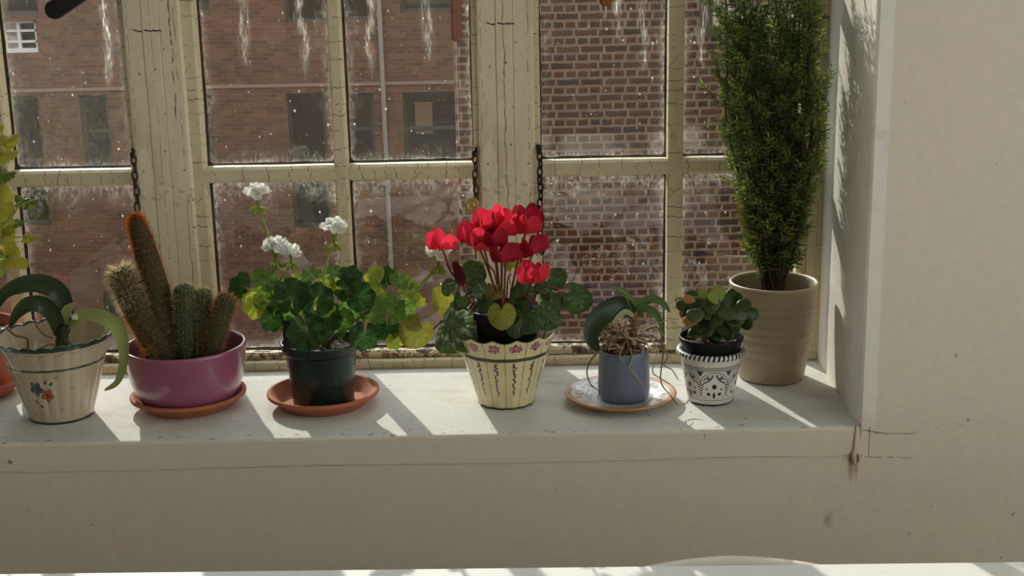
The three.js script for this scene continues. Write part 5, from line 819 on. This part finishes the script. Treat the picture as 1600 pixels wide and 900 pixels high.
// --- jade plant
{
  const jd = leafMat('#2e4419', { transmission: 0, clearcoat: 0.35, clearcoatRoughness: 0.3, roughness: 0.5 }), jy = leafMat('#8f9a48', { transmission: 0.25, clearcoat: 0.4 }), jo = leafMat('#b0803a', { transmission: 0.25, clearcoat: 0.4 }), r = rngOf(44);
  const lf = new THREE.SphereGeometry(1, 14, 10); { const p = lf.attributes.position; for (let i = 0; i < p.count; i++) { const x = p.getX(i), y = p.getY(i), z = p.getZ(i), t = (y + 1) / 2, w = 0.30 + 0.75 * Math.pow(t, 0.55) * (1 - 0.15 * t); p.setXYZ(i, x * w * 0.98, y, z * 0.20 + 0.10 * y * y); } lf.computeVertexNormals(); }
  const L = [[1068, 478, 11, 0, -70, jd], [1084, 466, 13, 1, -40, jd], [1101, 470, 12, 2, -10, jy], [1123, 459, 13, 1, 5, jy], [1104, 491, 14, 0, -20, jd], [1092, 507, 14, 0, -160, jd], [1136, 474, 14, 0, 20, jd], [1142, 497, 15, 0, 170, jd], [1160, 478, 13, 0, 60, jd], [1164, 499, 14, 0, 175, jd], [1173, 490, 12, 0, 100, jd], [1081, 500, 13, 2, -120, jo], [1072, 490, 10, 2, -80, jo], [1119, 500, 14, 0, 20, jd], [1128, 512, 12, 0, 150, jd], [1112, 480, 13, 0, 0, jd], [1150, 468, 11, 0, 30, jd], [1090, 480, 13, 0, -60, jd], [1129, 488, 12, 1, 90, jd], [1152, 486, 12, 0, 60, jd], [1077, 468, 9, 2, -60, jo], [1063, 470, 8, 0, -70, jy], [1115, 466, 10, 1, -20, jy], [1103, 515, 12, 0, 160, jd], [1086, 519, 12, 0, 200, jd], [1137, 520, 11, 0, 170, jd], [1118, 522, 11, 0, 180, jd], [1147, 510, 11, 0, 160, jd], [1098, 460, 9, 1, -10, jy], [1142, 460, 9, 1, 20, jd], [1168, 507, 9, 0, 160, jd]];
  for (let i = 0; i < 26; i++) { const q = r() * 6.283, d = Math.sqrt(r()); L.push([1114 + Math.cos(q) * d * 46, 492 + Math.sin(q) * d * 28, 11 + r() * 4, 0, (Math.cos(q) * 70 + (r() - 0.5) * 120), r() < 0.12 ? jy : jd]); }
  const stems = [[1100, 500], [1118, 495], [1140, 495], [1085, 500]].map(([x, y], i) => [at(x, y, talPos.z + (i % 2 ? 0.008 : -0.006)), V(talPos.x + (i - 1.5) * 0.008, 0.092, talPos.z)]);
  for (const [q, b] of stems) part('stem', tube([b, b.clone().lerp(q, 0.5).add(V((q.x - b.x) * 0.2, 0, 0)), q].map((v) => local(jade, v)), (t) => 0.0042 - 0.0018 * t, 8), std('#6a5b3c', 0.85), jade);
  L.forEach(([x, y, rp, k, ang, m]) => { const z = talPos.z + (r() - 0.35) * 0.05; const M = leafAt(jade, x, y, z, (r() - 0.5) * 0.9, 0.2 + r() * 0.7, ang, rp * PX * 1.12); part('leaf', moved(lf, M), m, jade); const p = local(jade, at(x, y, z)), s = stems.reduce((a, b) => (b[0].distanceTo(at(x, y, z)) < a[0].distanceTo(at(x, y, z)) ? b : a)); part('twig', tube([local(jade, s[0]), p], 0.0016, 6, 4), jd, jade); });
}
// --- cactus
{
  const body = (g1, g2) => canvasTex(128, 256, (g, w, h) => { g.fillStyle = g1; g.fillRect(0, 0, w, h); const r = rngOf(8); for (let y = 0; y < 26; y++) for (let x = 0; x < 14; x++) { g.fillStyle = g2; g.globalAlpha = 0.5 + r() * 0.4; g.beginPath(); g.ellipse((x + (y % 2) / 2) * w / 14, y * h / 26, 2.2, 2.4, 0, 0, 7); g.fill(); } g.globalAlpha = 1; }, { grain: 0.25, seed: 9 });
  const green = std('#ffffff', 0.9, { map: body('#323c20', '#6f6644') }), brown = std('#ffffff', 0.9, { map: body('#38341a', '#6e5834') }), tipM = std('#a85a34', 0.85);
  const sp = (c) => phys(c, 1, { transmission: 0.85, thickness: 0, side: THREE.DoubleSide, specularIntensity: 0.1 });
  const gold = sp('#d2964a'), pale = sp('#efe4c8'), rosy = sp('#d9b184');
  const r = rngOf(21);
  // points, radius along, ribs, spine length, count, materials
  function column(pts, rad, ribs, len, count, bm, smat, fuzz, split, smat2) {
    const w = pts.map(([x, y, z]) => local(bowl, at(x, y, z))), c = new THREE.CatmullRomCurve3(w, false, 'centripetal'), R = (t) => rad(t) * PX;
    const st = part('stem', tube(w, (t) => Math.max(0.0002, R(t)), 40, 40, (t, a) => 1 + 0.05 * Math.cos(a * ribs)), bm, bowl);
    const sets = [[], []], fr = [];
    for (let i = 0; i < count; i++) {
      const t = clamp(0.06 + 0.94 * Math.pow(r(), 0.85), 0, 0.995), row = Math.round(r() * ribs), a = row / ribs * 6.283 + (r() - 0.5) * 0.12, T = c.getTangent(t), n0 = Math.abs(T.y) < 0.9 ? V(0, 1, 0).cross(T).normalize() : V(1, 0, 0).cross(T).normalize(), n1 = n0.clone().sub(T.clone().multiplyScalar(n0.dot(T))).normalize(), b1 = T.clone().cross(n1), d = n1.clone().multiplyScalar(Math.cos(a)).addScaledVector(b1, Math.sin(a)), q = c.getPoint(t).addScaledVector(d, R(t) * 0.98);
      const slope = clamp((R(Math.max(0, t - 0.03)) - R(Math.min(1, t + 0.03))) / 0.06 / c.getLength(), 0, 2.5), dir = d.clone().addScaledVector(T, slope * 0.9 + 0.25 * (r() - 0.3)).addScaledVector(d.clone().cross(T), (r() - 0.5) * 1.3).normalize().multiplyScalar(len * (0.55 + 0.75 * r()));
      const s = dir.clone().cross(V(r() - 0.5, r() - 0.5, r() - 0.5)).normalize().multiplyScalar(fuzz), s2 = dir.clone().cross(s).normalize().multiplyScalar(fuzz);
      const g = sets[t > split ? 1 : 0], e = q.clone().add(dir), A = q.clone().add(s), B = q.clone().addScaledVector(s, -0.5).addScaledVector(s2, 0.87), C = q.clone().addScaledVector(s, -0.5).addScaledVector(s2, -0.87);
      for (const [x, y] of [[A, B], [B, C], [C, A]]) g.push(x.x, x.y, x.z, y.x, y.y, y.z, e.x, e.y, e.z);
    }
    sets.forEach((p, k) => { if (!p.length) return; const g = new THREE.BufferGeometry(); g.setAttribute('position', new THREE.Float32BufferAttribute(p, 3)); g.computeVertexNormals(); const m = part('spines', g, k ? smat2 ?? smat : smat, st); m.userData.kind = 'stuff'; });
    return st;
  }
  const dome = (w, k = 0.12, b = 0.85) => (t) => w * lerp(b, 1, sstep(0, 0.5, t)) * (t > 1 - k ? Math.sqrt(Math.max(0, 1 - Math.pow((t - 1 + k) / k, 2))) : 1);
  column([[268, 558, -0.158], [255, 500, -0.158], [240, 440, -0.16], [225, 385, -0.162], [213, 347, -0.163], [208, 334, -0.163]], (t) => t < 0.82 ? lerp(26, 12.5, Math.pow(t / 0.82, 1.2)) : lerp(11.5, 0.8, Math.pow((t - 0.82) / 0.18, 1.15)), 18, 0.0085, 3600, brown, gold, 0.00027, 0.88, gold);
  { const g = tube([[215.5, 357, -0.163], [212, 348, -0.163], [208, 335, -0.163]].map(([x, y, z]) => local(bowl, at(x, y, z))), (t) => 0.0082 * Math.pow(1 - t, 0.9) + 0.0008, 14, 10); part('growing_tip', g, tipM, bowl, 'orange growing tip'); }
  column([[262, 562, -0.145], [240, 528, -0.142], [215, 482, -0.14], [196, 442, -0.138], [184, 416, -0.137]], dome(22, 0.13), 22, 0.0115, 2900, brown, rosy, 0.00034, 0.5, pale);
  column([[291, 562, -0.145], [290, 520, -0.145], [289, 480, -0.145], [288, 443, -0.145]], dome(17.5, 0.14), 18, 0.0070, 1500, green, pale, 0.00024, 2);
  column([[322, 560, -0.15], [322, 520, -0.15], [319, 480, -0.15], [316, 450, -0.15]], dome(14, 0.12), 18, 0.0082, 2200, green, pale, 0.00024, 2);
  column([[328, 562, -0.14], [336, 527, -0.136], [346, 492, -0.134], [356, 459, -0.134]], dome(15.5, 0.16), 16, 0.0092, 1600, green, rosy, 0.0003, 2);
  column([[240, 572, -0.115], [236, 556, -0.112], [233, 545, -0.11]], dome(8, 0.4), 12, 0.009, 260, brown, rosy, 0.0003, 2);
}
// --- toothed leaves of the leftmost plant
{
  const lm = leafMat('#a9a43a', { transmission: 0.55 }), ld = leafMat('#67762f', { transmission: 0.5 }), r = rngOf(7);
  const shp = [0, 1].map((k) => polarLeaf((th) => { const q = Math.abs(th); return (0.50 + 0.50 * Math.pow(Math.abs(Math.cos(th * 1.5 + (k ? 0.1 : 0))), 1.3)) * (1 - 0.25 * Math.pow(q / Math.PI, 4)) * (0.90 + 0.22 * Math.abs(((th * 11 / Math.PI) % 1 + 1) % 1 - 0.5) * 2); }, (a, th) => 0.18 * a * a * Math.cos(th * 3) - 0.18 * a * a, 6, 66, 0.1));
  const L = [[8, 222, 24, 60, lm, 0.7], [4, 240, 24, 80, lm, 0.9], [0, 272, 26, 90, ld, 1.0], [45, 316, 17, 70, ld, 0.9], [33, 314, 15, -30, ld, 0.8], [44, 370, 17, 95, lm, 1.15], [2, 318, 28, 20, lm, 0.2], [-2, 350, 30, 120, lm, 0.3], [5, 378, 28, 150, lm, 0.1], [22, 405, 24, 120, lm, 0.4], [-6, 410, 26, 180, ld, 0.2], [-12, 290, 26, -20, lm, 0.4], [28, 348, 12, 90, ld, 1.0], [-20, 240, 25, -60, ld, 0.5], [-25, 370, 28, -90, lm, 0.4], [-15, 200, 22, -20, lm, 0.6], [-30, 320, 28, -70, ld, 0.5], [-30, 430, 26, -120, ld, 0.5]];
  const top = at(-40, 190, -0.235), b = V(leftPot.position.x, 0.10, leftPot.position.z);
  const trunk = [[b, at(-58, 420, -0.236), at(-30, 300, -0.235), at(-20, 210, -0.235)], [b, at(-60, 440, -0.225), at(-20, 380, -0.22), at(25, 330, -0.215)]];
  for (const t of trunk) part('stem', tube(t.map((v) => local(leftPot, v)), (q) => 0.0028 - 0.0014 * q, 7, 24), stemGreen, leftPot);
  L.forEach(([x, y, rp, ang, m, tu], i) => { const z = -0.235 + (r() - 0.5) * 0.05; part('leaf', moved(shp[i % 2], leafAt(leftPot, x, y, z, (r() - 0.5) * 0.8, tu, ang, rp * PX)), m, leftPot); const p = at(x, y, z), s = V(0, 0, 0); const c = new THREE.CatmullRomCurve3(trunk[x > 20 ? 1 : 0]); let best = 1e9; for (let k = 4; k <= 20; k++) { const q = c.getPoint(k / 20), d = q.distanceTo(p) + (q.y > p.y ? 0.03 : 0); if (d < best) { best = d; s.copy(q); } } part('leaf_stalk', tube([s, s.clone().lerp(p, 0.5).add(V(0, 0.004, 0)), p].map((v) => local(leftPot, v)), 0.0010, 5, 6), stemGreen, leftPot); });
}
// --- yew: upright branches, each with its own needles
{
  const r = rngOf(66), bark = std('#4a3a28', 0.9), needleM = phys('#ffffff', 0.9, { vertexColors: true, side: THREE.DoubleSide, transmission: 0.55, thickness: 0, specularIntensity: 0.6 });
  const env = (y) => y < 0.2 ? lerp(0.022, 0.057, sstep(0.13, 0.2, y)) : lerp(0.057, 0.093, sstep(0.2, 0.50, y)) * 0.93, cx = (y) => lerp(0.0, -0.022, sstep(0.2, 0.62, y));
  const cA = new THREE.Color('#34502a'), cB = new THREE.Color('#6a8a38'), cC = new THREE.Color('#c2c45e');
  for (let i = 0; i < 38; i++) {
    const a = i * 2.399, ring = Math.sqrt((i + 0.5) / 38), topY = i % 4 === 3 ? 0.34 + r() * 0.2 : 0.54 + r() * 0.13, pts = [];
    for (let k = 0; k <= 6; k++) { const t = k / 6, y = lerp(0.132, topY, t), e = env(y) * ring * (0.5 + 0.46 * sstep(0, 0.5, t)) * lerp(1, 0.93, t), w = 0.006 * Math.sin(k * 1.7 + i); pts.push(V(cx(y) + Math.cos(a + 0.15 * t) * e + w, y, Math.sin(a + 0.15 * t) * e * 0.92 + w * 0.7)); }
    const br = part('branch', tube(pts, (t) => lerp(0.0026, 0.0008, t), 6, 24), bark, yew), c = new THREE.CatmullRomCurve3(pts, false, 'centripetal');
    const P = [], C = [], tw = [];
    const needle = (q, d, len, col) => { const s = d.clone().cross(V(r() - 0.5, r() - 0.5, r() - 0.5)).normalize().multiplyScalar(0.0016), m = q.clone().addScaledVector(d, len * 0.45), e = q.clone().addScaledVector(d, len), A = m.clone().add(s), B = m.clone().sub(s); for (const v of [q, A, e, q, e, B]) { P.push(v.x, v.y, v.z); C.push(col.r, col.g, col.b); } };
    const n = Math.round(topY * 70);
    for (let k = 0; k < n; k++) {
      const t = lerp(0.10, 1, (k + r()) / n), q = c.getPoint(t), T = c.getTangent(t), b = r() * 6.283, out = V(Math.cos(a), 0, Math.sin(a)), d0 = V(Math.cos(b), 0, Math.sin(b)).lerp(out, ring * 0.45 * r()).normalize(), d = d0.multiplyScalar(0.95).addScaledVector(T, 0.4 + 0.7 * r()).normalize();
      let L = (0.020 + 0.026 * r()) * (t > 0.9 ? 0.8 : 1) * (q.y < 0.2 ? 0.6 : 1); const tip = q.clone().addScaledVector(d, L).addScaledVector(up, L * 0.12);
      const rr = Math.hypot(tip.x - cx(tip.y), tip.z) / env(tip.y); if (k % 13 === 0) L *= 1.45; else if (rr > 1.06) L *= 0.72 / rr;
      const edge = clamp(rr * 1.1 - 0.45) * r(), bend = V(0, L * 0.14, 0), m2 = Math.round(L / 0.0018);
      tw.push(tube([q, q.clone().addScaledVector(d, L * 0.6).addScaledVector(bend, 0.4), q.clone().addScaledVector(d, L).add(bend)], 0.00055, 3, 3));
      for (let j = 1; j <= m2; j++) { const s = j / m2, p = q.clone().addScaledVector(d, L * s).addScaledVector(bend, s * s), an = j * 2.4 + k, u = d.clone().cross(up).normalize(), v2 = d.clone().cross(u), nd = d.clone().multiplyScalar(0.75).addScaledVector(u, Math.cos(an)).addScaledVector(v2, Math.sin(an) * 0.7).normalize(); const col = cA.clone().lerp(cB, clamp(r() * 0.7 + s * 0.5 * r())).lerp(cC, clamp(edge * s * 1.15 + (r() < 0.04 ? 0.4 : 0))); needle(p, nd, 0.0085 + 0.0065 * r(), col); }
    }
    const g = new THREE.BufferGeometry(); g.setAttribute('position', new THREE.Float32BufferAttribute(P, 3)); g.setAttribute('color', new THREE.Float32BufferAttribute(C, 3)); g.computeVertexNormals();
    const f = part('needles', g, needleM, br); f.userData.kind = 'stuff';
    part('twigs', merge(tw), bark, br);
  }
}

renderer.render(scene, camera);
